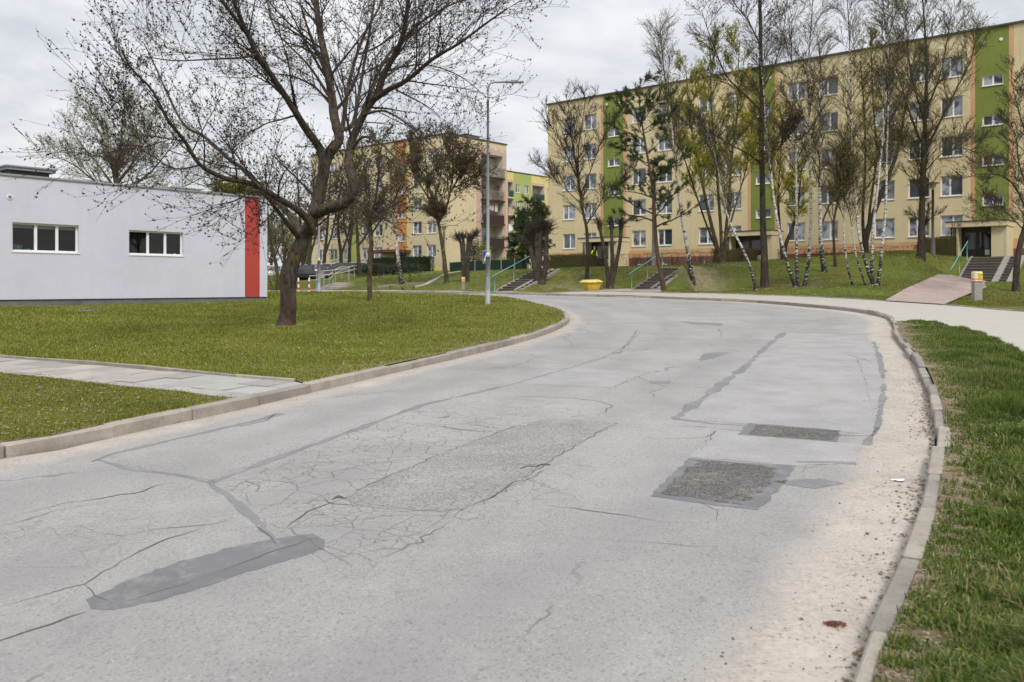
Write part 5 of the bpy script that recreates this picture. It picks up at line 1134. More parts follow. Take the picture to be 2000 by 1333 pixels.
# pollarded trees: knuckled stems with brush heads
def pollard(label, D, stems, seed, brush=.45, nb=55, heads=True, group='pollarded trees', stems_r=.12):
    rng = np.random.default_rng(seed); b0 = P(*stems[0][0][:2], D); base = np.array([b0[0], b0[1], z1(b0[0], b0[1])+.1]); root = empty('pollarded_tree', tuple(base), label=label, cat='tree', group=group); tw = Acc()
    for k, st in enumerate(stems):
        L = resamp(stem_line(st, D), 16); dz = base[2]-.15-L[0][2]; L[:, 2] += dz*np.exp(-np.arange(16)/2.5)
        r = np.linspace(stems_r, stems_r*.72, 16)*(1+.4*np.exp(-np.arange(16)*1.1)); r[-2:] *= 1.5; r[-1] *= .8
        V, Q = tubes(L[None], r[None], 9); nv = unit(V-np.repeat(L, 9, 0)); V = V+nv*(rng.normal(size=len(V))*.09*np.repeat(r, 9))[:, None]; ac = Acc(); ac.add(V, Q); ac.build('trunk' if k == 0 else 'stem', M['bark'], root, None, True, base)
        n = nb; d = unit(np.c_[rng.normal(size=(n, 2)), np.abs(rng.normal(size=n))*.9-.15]); p0 = L[-1]+rng.normal(size=(n, 3))*[.07, .07, .10]+[0, 0, -.1]
        out = [p0]; Ls = brush*(.5+.8*rng.random(n))
        for i in range(3): d = unit(d+rng.normal(size=(n, 3))*.25+[0, 0, .15]); out.append(out[-1]+d*(Ls/3)[:, None])
        PL = np.stack(out, 1); tw.add(*tubes(PL, np.tile(np.linspace(.022, .008, 4), (n, 1)), 3))
        P2, R2 = spawn(PL, np.full(PL.shape[:2], .012), 4, .3, 1, .1, .3, .7, 3, rng, up=.1, rmin=.007); tw.add(*tubes(P2, R2, 3))
    tw.build('crown', M['twig'], root, 'stuff', False, base); return root
pollard('two-stemmed pollarded tree behind the striped marker post', 57, [[(907, 562), (903, 520), (901, 480), (893, 462)], [(909, 560), (911, 520), (913, 480), (917, 463)], [(906, 500), (905, 475), (904, 460)], [(912, 490), (922, 465), (930, 456)]], 21, .42)
pollard('thick shaggy pollarded trunks leaning together by the far-left steps', 50.5, [[(1056, 560), (1050, 520), (1047, 480), (1046, 455)], [(1058, 560), (1066, 520), (1067, 480), (1068, 445)], [(1050, 530), (1040, 500), (1032, 470)], [(1052, 500), (1054, 465), (1056, 440)]], 22, .75, 90, stems_r=.17)
pollard('three-stemmed pollarded tree between the grit bin and the middle steps', 47.5, [[(1190, 562), (1186, 530), (1178, 480), (1170, 435)], [(1192, 560), (1196, 520), (1195, 480), (1194, 435)], [(1193, 560), (1203, 520), (1210, 480), (1214, 434)]], 23, .40, 60)
# birches
def birch(label, D, stems, seed, n=(18, 8, 5), L=((1.2, 3.2), (.7, 1.8), (.4, 1.0)), leaf='leaf_o', per=2, s=.05):
    return deciduous(label, D, stems, seed, 'birch', 'twig_birch', n, L, (.6, .6, .5), .10, .22, [('leaf', per, s, 'leaf_y2'), ('catkin', 1, .05, 'leaf_y2')], (.012, .007, .005), 'birch tree', 'birch', 'birches')
birch('birch leaning left, alone beside the middle steps', 48, [([(1354, 550), (1345, 500), (1333, 430), (1322, 350), (1315, 280), (1306, 200), (1296, 130), (1290, 60)], .13, .02, .42)], 31, (26, 7, 4))
birch('thin crooked birch leaning left in front of the second entrance', 43.2, [([(1478, 570), (1468, 530), (1455, 495), (1432, 450), (1418, 410), (1412, 370), (1400, 320), (1385, 260)], .085, .015, .42)], 32, (20, 6, 4), ((.8, 2.0), (.5, 1.2), (.3, .8)))
birch('three-stemmed white birch clump right of the second entrance', 44, [([(1556, 562), (1540, 520), (1524, 460), (1513, 400), (1505, 330), (1496, 250), (1490, 160), (1480, 80)], .095, .02, .4), ([(1558, 562), (1556, 500), (1556, 420), (1555, 330), (1552, 240), (1548, 150), (1545, 60)], .09, .02, .4, True), ([(1570, 560), (1580, 500), (1584, 420), (1582, 330), (1581, 240), (1578, 150), (1585, 40), (1590, -40)], .095, .02, .4, True)], 33, (20, 7, 4))
birch('dense birch clump with crossing white stems at the centre of the bank', 41.8, [([(1712, 558), (1700, 540), (1680, 470), (1672, 400), (1664, 300), (1662, 200), (1660, 100), (1655, 0)], .085, .02, .4), ([(1704, 558), (1703, 500), (1706, 440), (1716, 350), (1728, 220), (1733, 120), (1745, 20)], .09, .02, .4, True), ([(1714, 557), (1722, 490), (1730, 400), (1732, 300), (1735, 180), (1730, 60), (1722, -20)], .08, .02, .4, True), ([(1668, 563), (1655, 520), (1648, 450), (1650, 380), (1645, 300)], .06, .015, .5, True), ([(1692, 558), (1672, 500), (1660, 420), (1640, 330)], .05, .015, .5, True)], 34, (18, 7, 4))
birch('dark-footed birch standing back near the building wall', 49, [([(1612, 540), (1605, 500), (1602, 440), (1601, 370), (1602, 280), (1604, 180), (1600, 90)], .14, .03, .35)], 35, (22, 7, 4))
# others on the bank
yl = dict(fol=[('leaf', 7, .085, 'leaf_y')], rmin=(.013, .009, .006), group=GT)
deciduous('many-stemmed maple coming into yellow-green leaf', 54, [([(1408, 520), (1400, 480), (1385, 420), (1370, 350), (1355, 280), (1345, 210), (1340, 140)], .15, .025, .35), ([(1410, 520), (1408, 450), (1403, 380), (1398, 300), (1390, 220), (1388, 130), (1385, 90)], .13, .025, .35, True), ([(1412, 520), (1418, 450), (1424, 380), (1430, 300), (1440, 220), (1442, 130), (1445, 80)], .12, .025, .35, True), ([(1405, 500), (1380, 440, -1), (1350, 350, -2), (1325, 270, -2.6), (1318, 200, -3)], .08, .02, .4), ([(1420, 460), (1440, 390, 1), (1462, 310, 2), (1470, 230, 2.4)], .07, .02, .4)],
    41, 'bark_ol', 'twig_ol', (17, 7, 4), ((1.2, 3.2), (.6, 1.7), (.3, .8)), up=.18, **yl)
deciduous('tall dark lone trunk in front of the green band of the second entrance', 45, [([(1494, 566), (1493, 500), (1490, 430), (1489, 350), (1487, 260), (1488, 180), (1486, 100), (1484, 0), (1480, -60)], .20, .07, .45), ([(1487, 320), (1460, 300, -.6), (1430, 285, -1.2), (1390, 262, -2), (1345, 250, -2.6)], .05, .012, .3), ([(1488, 220), (1460, 190, -1), (1420, 150, -2), (1390, 80, -3), (1370, 20, -3.5)], .06, .015, .2), ([(1488, 180), (1515, 120, 1), (1530, 60, 2), (1540, -10, 2.4)], .05, .015, .2), ([(1486, 90), (1460, 40, .5), (1430, 0, 1), (1410, -40, 1.4)], .05, .015, .1), ([(1489, 300), (1520, 290, -.6), (1545, 260, -1.2)], .035, .01, .3)],
    42, 'bark', 'twig', (14, 6, 4), ((1.0, 2.6), (.5, 1.3), (.25, .6)), up=.10, rmin=(.012, .008, .006), group=GT)
deciduous('dark forked tree against the wall between the birch clumps', 55, [([(1530, 532), (1535, 480), (1550, 440), (1560, 390), (1565, 330)], .17, .04, .4), ([(1530, 520), (1524, 460), (1520, 380), (1525, 300), (1530, 220)], .11, .03, .3)], 43, 'bark', 'twig_ol', (12, 6, 4), ((1.0, 2.6), (.5, 1.3), (.25, .6)), **yl)
deciduous('multi-stemmed yellow-green tree rising above the roof behind the birches', 56, [([(1690, 512), (1693, 460), (1725, 370), (1752, 300), (1770, 200), (1790, 120)], .22, .04, .3), ([(1690, 505), (1685, 420), (1690, 320), (1688, 220), (1680, 120)], .13, .03, .3), ([(1692, 480), (1700, 400, 1), (1712, 300, 1.5), (1705, 200, 2), (1700, 60, 2.4)], .10, .03, .3)],
    44, 'bark', 'twig_ol', (17, 7, 4), ((1.2, 2.8), (.6, 1.4), (.3, .7)), up=.18, fol=[('leaf', 2, .075, 'leaf_y'), ('bud', 1, .02, None)], rmin=(.013, .009, .007), group=GT)
deciduous('dark tree with drooping side limbs left of the birch clump', 50, [([(1632, 520), (1628, 440), (1640, 380), (1655, 330), (1670, 260)], .09, .03, .3), ([(1604, 440), (1620, 400, .5), (1640, 360, 1), (1648, 330, 1.2)], .06, .02, .3)], 48, 'bark', 'twig_ol', (12, 6, 3), ((1.0, 2.2), (.5, 1.2), (.25, .6)), fol=[('leaf', 2, .06, 'leaf_y')], rmin=(.012, .009, .007), group=GT)
deciduous('large spreading bare tree left of the last entrance', 50, [([(1796, 506), (1799, 460), (1801, 400), (1803, 340), (1806, 270)], .21, .14, .5), ([(1805, 280), (1808, 200), (1810, 120), (1805, 40), (1800, -30)], .13, .03, .1), ([(1806, 300), (1835, 240, -.5), (1865, 180, -1), (1895, 120, -1.6), (1910, 60, -2)], .08, .015, .15), ([(1804, 290), (1780, 230, .5), (1755, 150, 1), (1735, 80, 1.5)], .08, .015, .15), ([(1808, 220), (1835, 150, .6), (1850, 80, 1.2), (1860, 10, 1.6)], .06, .015, .15), ([(1806, 240), (1780, 150, -.6), (1772, 70, -1.2), (1765, 0, -1.6)], .06, .015, .15), ([(1803, 340), (1840, 300, -1), (1880, 290, -2), (1910, 300, -2.8)], .04, .01, .25), ([(1802, 330), (1770, 290, 1), (1740, 280, 2)], .04, .01, .25)],
    45, 'bark', 'twig_ol', (15, 7, 4), ((1.2, 3.4), (.6, 1.7), (.3, .8)), up=.10, fol=[('bud', 1, .018, None), ('leaf', 2, .05, 'leaf_g')], rmin=(.013, .009, .0065), group=GT)
deciduous('small bare knotty fruit tree beside the park lamp', 51, [([(1806, 504), (1806, 470), (1805, 440)], .07, .05, .9), ([(1805, 442), (1790, 425, .2), (1770, 418, .4)], .04, .012, .2), ([(1806, 442), (1820, 425, -.2), (1842, 415, -.4)], .04, .012, .2), ([(1805, 445), (1800, 420, .5), (1798, 395, .7)], .035, .012, .2), ([(1806, 440), (1812, 415, -.5), (1815, 400, -.7)], .035, .012, .2)],
    46, 'bark', 'twig', (9, 6), ((.4, 1.1), (.2, .5)), ang=(.8, .8), up=.2, fol=None, rmin=(.012, .008), group=GT)
deciduous('bare tree leaning in from the right edge of the picture', 41, [([(1984, 568), (1985, 530), (1992, 480), (2006, 430), (2020, 370)], .16, .10, .6), ([(2008, 420), (1985, 370, -.5), (1960, 345, -1), (1920, 340, -1.6), (1880, 350, -2)], .05, .012, .15), ([(2015, 390), (1990, 320, .4), (1985, 270, .8), (1965, 220, 1.2)], .05, .012, .15), ([(2018, 380), (2030, 300), (2040, 200), (2045, 120)], .09, .03, .1), ([(2000, 450), (1970, 420, -.6), (1940, 400, -1.2), (1910, 410, -1.6)], .035, .01, .2), ([(2030, 300), (2000, 250, -.5), (1985, 200, -1), (1975, 150, -1.3)], .04, .01, .15), ([(2020, 370), (2060, 300, .5), (2100, 240, 1)], .06, .02, .2)],
    47, 'bark', 'twig_ol', (10, 6, 4), ((.8, 2.0), (.4, 1.1), (.2, .55)), up=.08, fol=[('bud', 2, .018, None)], rmin=(.011, .008, .006), group=GT)
# trees and bushes at the back left
bgx = [(540, 575, 62, 'bare tree leaning behind the low building corner', [(545, 574), (540, 520), (528, 470), (522, 400), (518, 330)], [(542, 560), (556, 500), (552, 430), (560, 340)]),
       (590, 552, 88, 'thick dark trunk seen just right of the leaning tree', [(592, 552), (590, 500), (586, 430), (580, 330)], [(592, 520), (604, 460), (612, 380), (616, 320)]),
       (604, 550, 84, 'slim trunk left of the grey street lamp', [(606, 552), (604, 500), (610, 440), (612, 350)], [(606, 500), (622, 440), (640, 360)]),
       (634, 548, 92, 'bare tree behind the blue parking sign', [(632, 548), (634, 500), (640, 440), (645, 340)], [(634, 500), (650, 450), (662, 380)]),
       (660, 546, 96, 'bare tree at the top of the railed steps', [(664, 546), (666, 500), (660, 440), (668, 340)], [(666, 500), (684, 440), (690, 370)]),
       (700, 548, 74, 'dark tree with a low side limb right of the railed steps', [(703, 549), (700, 500), (697, 440), (694, 370), (696, 300)], [(699, 480), (712, 465), (720, 440), (722, 380)]),
       (680, 545, 100, 'thin tree in front of the pale facade at the back', [(682, 540), (683, 480), (690, 420), (684, 350)], [(683, 480), (672, 440), (670, 380)])]
for k, (x, y, d, lb, s1_, s2_) in enumerate(bgx):
    deciduous(lb, d, [(s1_, .0026*d, .0006*d, .3), (s2_, .0015*d, .0004*d, .2)], 60+k, 'bark', 'twig_ol', (10, 5, 3), ((1.6, 3.8), (.8, 2.0), (.4, 1.0)), up=.08, fol=[('bud', 2, .0006*d, None), ('leaf', 1, .0010*d, 'leaf_o')], rmin=(.00024*d, .00016*d, .00012*d), group='trees by the car park', sides=6)
deciduous('hazy green budding tree rising behind the lilac building', 60, [([(225, 520), (228, 440), (230, 380), (225, 330)], .25, .18, .9), ([(226, 360), (215, 310), (195, 260, 1), (175, 225, 2)], .12, .02, .1), ([(227, 350), (235, 290, -1), (240, 230, -1), (245, 195, -1)], .12, .02, .1), ([(228, 360), (265, 310, 1), (290, 260, 2), (300, 230, 2)], .12, .02, .1), ([(228, 375), (285, 345, -1), (325, 300, -2), (350, 265, -2)], .10, .02, .1), ([(226, 380), (180, 350, -1), (140, 320, -2), (105, 305, -2)], .09, .02, .1), ([(226, 370), (190, 320, 2), (150, 270, 3), (140, 235, 3)], .10, .02, .1), ([(228, 400), (320, 380), (390, 350), (430, 330)], .08, .02, .2)],
    70, 'bark_ol', 'twig_hazy', (16, 7, 4), ((1.4, 3.8), (.8, 2.0), (.4, 1.0)), up=.12, fol=[('leaf', 2, .085, 'leaf_g')], rmin=(.016, .010, .007))
deciduous('yellow-green treetop showing above the lilac roof by the red stripe', 66, [([(470, 520), (468, 440), (462, 400)], .2, .1, .5), ([(466, 420), (450, 395), (430, 378)], .08, .02, .1), ([(466, 420), (480, 395), (500, 380)], .08, .02, .1), ([(465, 410), (465, 385), (468, 368)], .08, .02, .1)], 71, 'bark_ol', 'twig_ol', (14, 7, 4), ((1, 2.2), (.5, 1.2), (.3, .7)), fol=[('leaf', 3, .11, 'bush_y')], rmin=(.02, .013, .01))
# leafy volumes: bushes and hedges
def bush(name, label, cat, centre, size, n, s, mat, seed, box=False, stems=14, group=None, core=None, mat2=None):
    rng = np.random.default_rng(seed); cx, cy, rz = centre; root = empty(name, (cx, cy, z1(cx, cy)+.1), rz, label, cat, group); sx, sy, sz = size
    q = rng.random((n, 3))*2-1
    if not box: q = unit(rng.normal(size=(n, 3)))*(rng.random((n, 1))**.33); q *= (1+.18*np.sin(q[:, :1]*7+seed)+.15*np.cos(q[:, 1:2]*9)); C = q*[sx, sy, sz/2]+[0, 0, sz/2]; C[:, 2] = np.abs(C[:, 2])
    else:
        e = rng.random(n) < .75; ax = rng.integers(0, 3, n); sg = np.where(rng.random(n) < .5, -1, 1)
        for i in range(n):
            if e[i]: q[i, ax[i]] = (1 if ax[i] == 2 else sg[i])*(1-.06*rng.random())
        C = q*[sx, sy, sz/2]+[0, 0, sz/2]; C += rng.normal(size=C.shape)*.035; C[:, 2] += .03*np.sin(C[:, 0]*3)*(q[:, 2] > .5)
    ac = Acc(); ac.add(*leaves(C, s, rng, .7)); ac.build('foliage', mat, root, 'stuff')
    k = stems; p0 = np.c_[(rng.random((k, 2))-.5)*[1.4*sx, 1.4*sy], np.zeros(k)-.1]; d = unit(np.c_[rng.normal(size=(k, 2))*.22, np.ones(k)]); PL = np.stack([p0, p0+d*sz*.45, p0+d*sz*.95], 1)
    ac = Acc(); ac.add(*tubes(PL, np.tile([.02, .014, .007], (k, 1)), 4)); P2, R2 = spawn(PL, np.full(PL.shape[:2], .012), 7, .15, 1, .2*sz, .45*sz, .6, 4, rng, up=.2, rmin=.006); ac.add(*tubes(P2, R2, 3)); ac.build('branches', M['twig'], root, 'stuff')
    if core:
        mb = MB(); mb.box(-sx*.9, sx*.9, -sy*.75, sy*.75, -.1, sz*.93); mb.build('inner_growth', mat, root)
    return root
def wallpt(face, a, out): p = face.pt(a, out, 0); return p[0], p[1]
def hedge(label, a, b, out, h, th, mat, n, seed, face=fm, s=.055, core=True, group='hedges along the main block'):
    x, y = wallpt(face, (a+b)/2, out); return bush('hedge', label, 'hedge', (x, y, face.ang()), ((b-a)/2, th/2, h), n, s, mat, seed, True, int((b-a)*7), group, core)
hedge('loose brownish hedge in front of the first entrance', 4.4, 9.0, 5.2, 1.15, .8, M['hedge'], 5200, 81, s=.06)
hedge('thin see-through hedge below the windows after the first entrance', 9.2, 19.6, 2.8, 1.05, .5, M['hedge'], 3800, 82, core=False)
hedge('clipped hedge in front of the second entrance', 19.4, 23.0, 4.2, 1.1, .8, M['hedge'], 4200, 83, s=.05)
hedge('low thin hedge along the wall right of the second entrance', 23.6, 33.5, 2.0, .85, .5, M['hedge'], 2400, 84, core=False)
hedge('dark rounded bush left of the last entrance', 33.9, 35.9, 2.4, 1.25, 1.0, M['hedge'], 3400, 85, s=.05)
x, y = wallpt(ff_, 24-2.6, 4.4); bush('hedge', 'dense clipped dark green hedge before the pink block', 'hedge', (x, y, ff_.ang()), (4.6, .7, 1.75), 9000, .09, M['hedge_dk'], 86, True, 8, None, True)
for k, (px_, py_, d_, sx, sy, sz, mt, lb) in enumerate([(745, 545, 80, 2.4, 1.2, 1.2, 'needle_gy', 'low spreading juniper left of the white birch'), (788, 548, 79, 2.2, 1.1, 1.1, 'needle_gy', 'low spreading juniper under the clipped hedge'), (715, 545, 82, 1.6, 1.1, 1.3, 'needle_gy', 'dark juniper beside the railed steps'),
        (925, 525, 88, .95, .95, 3.2, 'hedge_dk', 'dark conical conifer beside the loggias'), (1003, 528, 110, 2.6, 1.4, 2.5, 'hedge', 'round bush below the lime green block'), (985, 535, 84, 1.6, .8, 1.1, 'bush_y', 'yellow-flowering low bush behind the green fence'), (944, 535, 85, .8, .8, 3.0, 'leaf_g', 'pale green shrub by the corner loggia'),
        (640, 530, 112, 4.2, 2.6, 7.0, 'bush_y', 'fresh yellow-green bush behind the parked cars'), (668, 530, 108, 3.2, 2.2, 5.2, 'bush_y', 'smaller fresh green bush right of the railed steps'), (612, 530, 118, 3.6, 2.4, 6.0, 'bush_y', 'yellow-green bush half hidden by dark trunks'),
        (536, 560, 58, .9, .9, 1.6, 'leaf_o', 'scraggly low shrub at the corner of the lilac building')]):
    x, y = P(px_, py_, d_)[:2]; dens = 260 if 'bush_y' != mt else 45
    bush('shrub', lb, 'shrub', (x, y, .3*k), (sx, sy, sz), int(min(9000, 700*sx*sy*sz)) if d_ < 100 else 5200, .0013*d_ if mt != 'needle_gy' else .12, M[mt], 90+k, stems=8, group='shrubs near the far blocks')
# distant trees behind everything: separate crowns
for k, (px_, d_, h_) in enumerate([(60, 150, 6), (150, 170, 6), (410, 130, 9), (455, 150, 11), (500, 150, 10), (530, 160, 13), (556, 170, 12), (575, 150, 11), (600, 165, 14), (628, 160, 13), (655, 170, 12)]):
    lb = ['far grey-green treetop at the left behind the low building, nearest the picture edge', 'far treetop behind the low building under the hazy green tree', 'far treetop above the lilac roof left of its second chimney', 'far treetop above the lilac roof between chimney and red stripe', 'far treetop directly above the red stripe', 'distant tree just right of the lilac building corner', 'distant tree behind the left parking sign', 'distant tree seen under the leaning trunk', 'distant tree behind the silver cars', 'distant tree left of the yellow-green bushes', 'distant tree furthest right beyond the car park'][k]
    y0 = 545; hp = h_*F/d_
    deciduous(lb, d_, [([(px_, y0), (px_, y0-hp*.3), (px_+3, y0-hp*.6), (px_, y0-hp*.9)], .0022*d_, .0005*d_, .15), ([(px_, y0-hp*.2), (px_+16, y0-hp*.5), (px_+24, y0-hp*.8)], .001*d_, .0004*d_, .1), ([(px_, y0-hp*.2), (px_-16, y0-hp*.5), (px_-24, y0-hp*.75)], .001*d_, .0004*d_, .1)],
        120+k, 'bark', 'twig_hazy', (10, 5, 3), ((2.2, 4.5), (1.1, 2.4), (.5, 1.2)), up=.12, fol=[('leaf', 3, .0017*d_, 'leaf_g' if k % 3 else 'leaf_o')], rmin=(.00024*d_, .00016*d_, .00012*d_), group='distant trees', sides=5)
# ------------------------------------------------------------------ steps with side ramps
def steps(label, x, y, width, n, rise, tread, z0, ramps, rail=True, seed=0):
    """n steps going up in direction UD from the left bottom corner (x, y)"""
    root = empty('steps', (x, y, z0), math.atan2(-VD[1], -VD[0]), label, 'steps', 'steps up the embankment')
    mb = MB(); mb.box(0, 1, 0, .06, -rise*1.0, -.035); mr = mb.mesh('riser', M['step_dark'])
    mb = MB(); mb.box(0, 1, -.02, tread+.0, -.035, 0); mt = mb.mesh('tread', M['step'], bevel=.006)
    for k in range(n):
        for (a, b) in ramps[0]:
            o = link('riser', mr, root, (a, k*tread, (k+1)*rise)); o.scale = (b-a, 1, 1)
            o = link('tread', mt, root, (a, k*tread, (k+1)*rise)); o.scale = (b-a, 1, 1)
    L = n*tread; H = n*rise
    for (a, b) in ramps[1]:
        mb = MB(); t0 = -.35
        v = [(a, -.12, -.1), (b, -.12, -.1), (b, L+.1, H-.1), (a, L+.1, H-.1)]; u = [(p[0], p[1], p[2]+.2) for p in v]
        mb.quad(u); mb.quad([v[3], v[2], v[1], v[0]])
        for i in range(4): j = (i+1) % 4; mb.quad([v[i], v[j], u[j], u[i]])
        mb.build('ramp_strip' if b-a > .2 else 'side_wall', M['concrete'], root)
    return root
def handrail(label, pts, mat, post_h=.95, r=.025, group='teal handrails'):
    """pts: foot points of the posts, the rail runs over them"""
    b = pts[0]; root = empty('handrail', b, 0, label, 'handrail', group); q = [Vector(p)-Vector(b) for p in pts]
    for p in q: mb = MB(); mb.tube([p+Vector((0, 0, -.15)), p+Vector((0, 0, post_h))], r*.9, 8); mb.build('post', mat, root, smooth=True)
    mb = MB(); e0 = q[0]+(q[0]-q[1]).normalized()*.3; mb.tube([e0+Vector((0, 0, post_h))]+[p+Vector((0, 0, post_h)) for p in q]+[q[-1]+(q[-1]-q[-2]).normalized()*.2+Vector((0, 0, post_h))], r, 8); mb.build('rail', mat, root, smooth=True); return root
def stair_set(lab, px, py_z, D, width, n, rise, tread, ramps, raillab):
    x = (px-CX)/F*D; y = D; z0 = py_z; r = steps(lab, x, y, width, n, rise, tread, z0, ramps)
    f = lambda s: (x+UD[0]*s+VD[0]*.18, y+UD[1]*s+VD[1]*.18, z0+rise*max(0, s)/tread)
    handrail(raillab, [f(-.05), f(n*tread*.5), f(n*tread)], M['teal'])
zb = STAIRS[0][4]
stair_set('wide steps with two ramp strips up to the last entrance', 1865, zb, 49.8, 2.9, 10, 1.66/10, .36, ([(.12, 1.85), (2.2, 2.6)], [(0, .118), (1.852, 2.198), (2.602, 2.95)]), 'teal handrail left of the steps to the last entrance')
zb = STAIRS[1][4]
stair_set('narrow steps with a ramp strip behind the slim pine', 1240, zb, 47.6, 1.7, 8, 1.22/8, .40, ([(.08, 1.05), (1.22, 1.5)], [(0, .078), (1.052, 1.218), (1.502, 1.66)]), 'teal handrail left of the middle steps')
zb = STAIRS[2][4]
stair_set('steps beside the shaggy pollarded trunks', 972, zb, 50.6, 2, 9, 1.25/9, .37, ([(.08, 1.35), (1.52, 1.85)], [(0, .078), (1.352, 1.518), (1.852, 2.0)]), 'teal handrail left of the steps by the pollarded trunks')
# railed steps at the left with white double rails
def plain_steps(lab, x, y, dx, dy, w_, n, rise, tread, z0):
    root = empty('steps', (x, y, z0), math.atan2(dy, dx)-math.pi/2, lab, 'steps', 'steps up the embankment')
    for k in range(n):
        mb = MB(); mb.box(0, w_, k*tread, (k+1)*tread+.02, k*rise-.25, (k+1)*rise); mb.build('step', M['concrete'] if k % 2 else M['slab'], root, bevel=.01)
    return root
def dbl_rail(lab, pts):
    b = pts[0]; root = empty('handrail', b, 0, lab, 'handrail', 'white double handrails'); q = [Vector(p)-Vector(b) for p in pts]
    for k in range(len(q)): mb = MB(); mb.tube([q[k]+Vector((0, 0, -.2)), q[k]+Vector((0, 0, 1.05))], .035, 6); mb.build('post', M['galv'], root)
    for h in (1.05, .75): mb = MB(); mb.tube([p+Vector((0, 0, h)) for p in q], .034, 6); mb.build('rail', M['palep'], root)
def gp(px, d, off=.1): x = (px-CX)/F*d; return (x, d, z1(x, d)+off)
a = gp(610, 60.5); b = gp(652, 68); c = gp(700, 80); d0 = math.hypot(b[0]-a[0], b[1]-a[1])
plain_steps('concrete steps with white double rails climbing to the car park', a[0], a[1], b[0]-a[0], b[1]-a[1], 2.4, 9, (b[2]-a[2]+.1)/9, d0/9, a[2])
dbl_rail('white double handrail nearest the grey lamp, lower flight', [gp(605, 60.5), gp(618, 62.5), gp(632, 66)]); dbl_rail('white double handrail right of the lower steps', [gp(633, 59.5), gp(643, 62.5), gp(650, 66)])
dbl_rail('level white double handrail across the landing', [gp(625, 68.5), gp(655, 68.5), gp(682, 70)]); dbl_rail('white double handrail climbing behind the landing', [gp(655, 69), gp(668, 74), gp(682, 80)]); dbl_rail('white double handrail furthest right, upper flight', [gp(680, 70), gp(692, 74), gp(706, 80)])
# strip of kerb running up the grass
e = [gp(812, 56.5, .13), gp(830, 58, .13), gp(852, 62, .13), gp(872, 68, .13), gp(900, 76, .13)]; rt = empty('garden_edging', e[0], label='narrow concrete strip running diagonally up the grass slope', cat='edging')
for k in range(len(e)-1):
    mb = MB(); p, q = Vector(e[k])-Vector(e[0]), Vector(e[k+1])-Vector(e[0]); dn = (q-p).normalized(); s_ = Vector((-dn.y, dn.x, 0)).normalized()*.16
    v = [p-s_, q-s_, q+s_, p+s_]; u = [w_+Vector((0, 0, .06)) for w_ in v]; v = [w_-Vector((0, 0, .2)) for w_ in v]; mb.quad(u)
    for i in range(4): mb.quad([v[i], v[(i+1) % 4], u[(i+1) % 4], u[i]])
    mb.build('edging_slab', M['slab'], rt)
# ------------------------------------------------------------------ lamps
def street_lamp(label, px, py, D, h, arm):
    x = (px-CX)/F*D; z = z1(x, D)+.115; t = empty('street_lamp', (x, D, z), 0, label, 'street lamp', 'tall street lamps')
    mb = MB(); mb.tube([(0, 0, -.1), (0, 0, 1.75)], .088, 14); mb.build('base_section', M['galv'], t, smooth=True)
    mb = MB(); mb.tube([(0, 0, 1.75), (0, 0, 1.8), (0, 0, h-.6)], [.088, .062, .042], 12); mb.build('pole', M['galv'], t, smooth=True)
    mb = MB(); mb.tube([(0, 0, h-.6), (0, 0, h-.22), (.03*arm, 0, h-.08), (.1*arm, 0, h), (.22*arm, 0, h+.04), (.86*arm, 0, h+.05)], .04, 10); mb.build('arm', M['galv'], t, smooth=True)
    mb = MB(); x0, x1_ = sorted((.80*arm, 1.32*arm)); mb.box(x0, x1_, -.10, .10, h+.02, h+.075); mb.box(x0+.02, x0+.30, -.08, .08, h+.076, h+.115); hd = mb.build('luminaire', M['galv'], t, bevel=.015)
    mb = MB(); mb.box(x0+.12, x1_-.04, -.07, .07, h+.008, h+.019); link('lens', mb.mesh('lens', M['palep']), hd)
    mb = MB(); mb.tube([(0, 0, -.05), (0, 0, .03)], .15, 10); mb.build('footing', M['concrete'], t)
    mb = MB(); mb.box(-.05, .05, -.093, -.088, .55, 1.0); mb.build('access_door', M['galv'], t)
    mb = MB(); mb.tube([(0, 0, 1.82), (0, 0, 1.9)], .064, 12); mb.build('band', M['white'], t)
street_lamp('slim grey street lamp on the lawn edge near the bend', 953, 595, 31.5, 8.1, 1)
street_lamp('grey street lamp among the trees behind the railed steps', 623, 570, 47.5, 8.0, -1)
def park_lamp(label, px, D, h, zt=None, thick=.075, wide=True):
    x = (px-CX)/F*D; z = z1(x, D)+.115; t = empty('park_lamp', (x, D, z), 0, label, 'park lamp', 'park lamps with wide shades')
    mb = MB(); mb.tube([(0, 0, -.2), (0, 0, .9), (0, 0, 1.0), (0, 0, h-.45)], [.15, .14, thick*1.1, thick], 10); mb.build('pole', M['lamp_dark'] if wide else M['concrete'], t, smooth=True)
    mb = MB(); mb.tube([(0, 0, h-.45), (0, 0, h-.4), (0, 0, h-.08)], [.06, .12, .22], 10); mb.build('glass_bowl', M['palep'], t, smooth=True)
    mb = MB(); mb.tube([(0, 0, h-.08), (0, 0, h-.05), (0, 0, h)], [.40, .38, .16], 14); mb.build('lamp_shade', M['lamp_dark'], t)
M['lamp_dark'] = plain('dark_grey_lamp', (.085, .08, .075), .7)
park_lamp('dark park lamp with a wide flat shade beside the last steps', 1822, 52.6, 4.45)
park_lamp('grey concrete lamp post behind the slim pine', 1277, 58, 6.2, thick=.12, wide=False)
park_lamp('small park lamp by the corner of the pink block', 867, 76, 4.1, thick=.06)
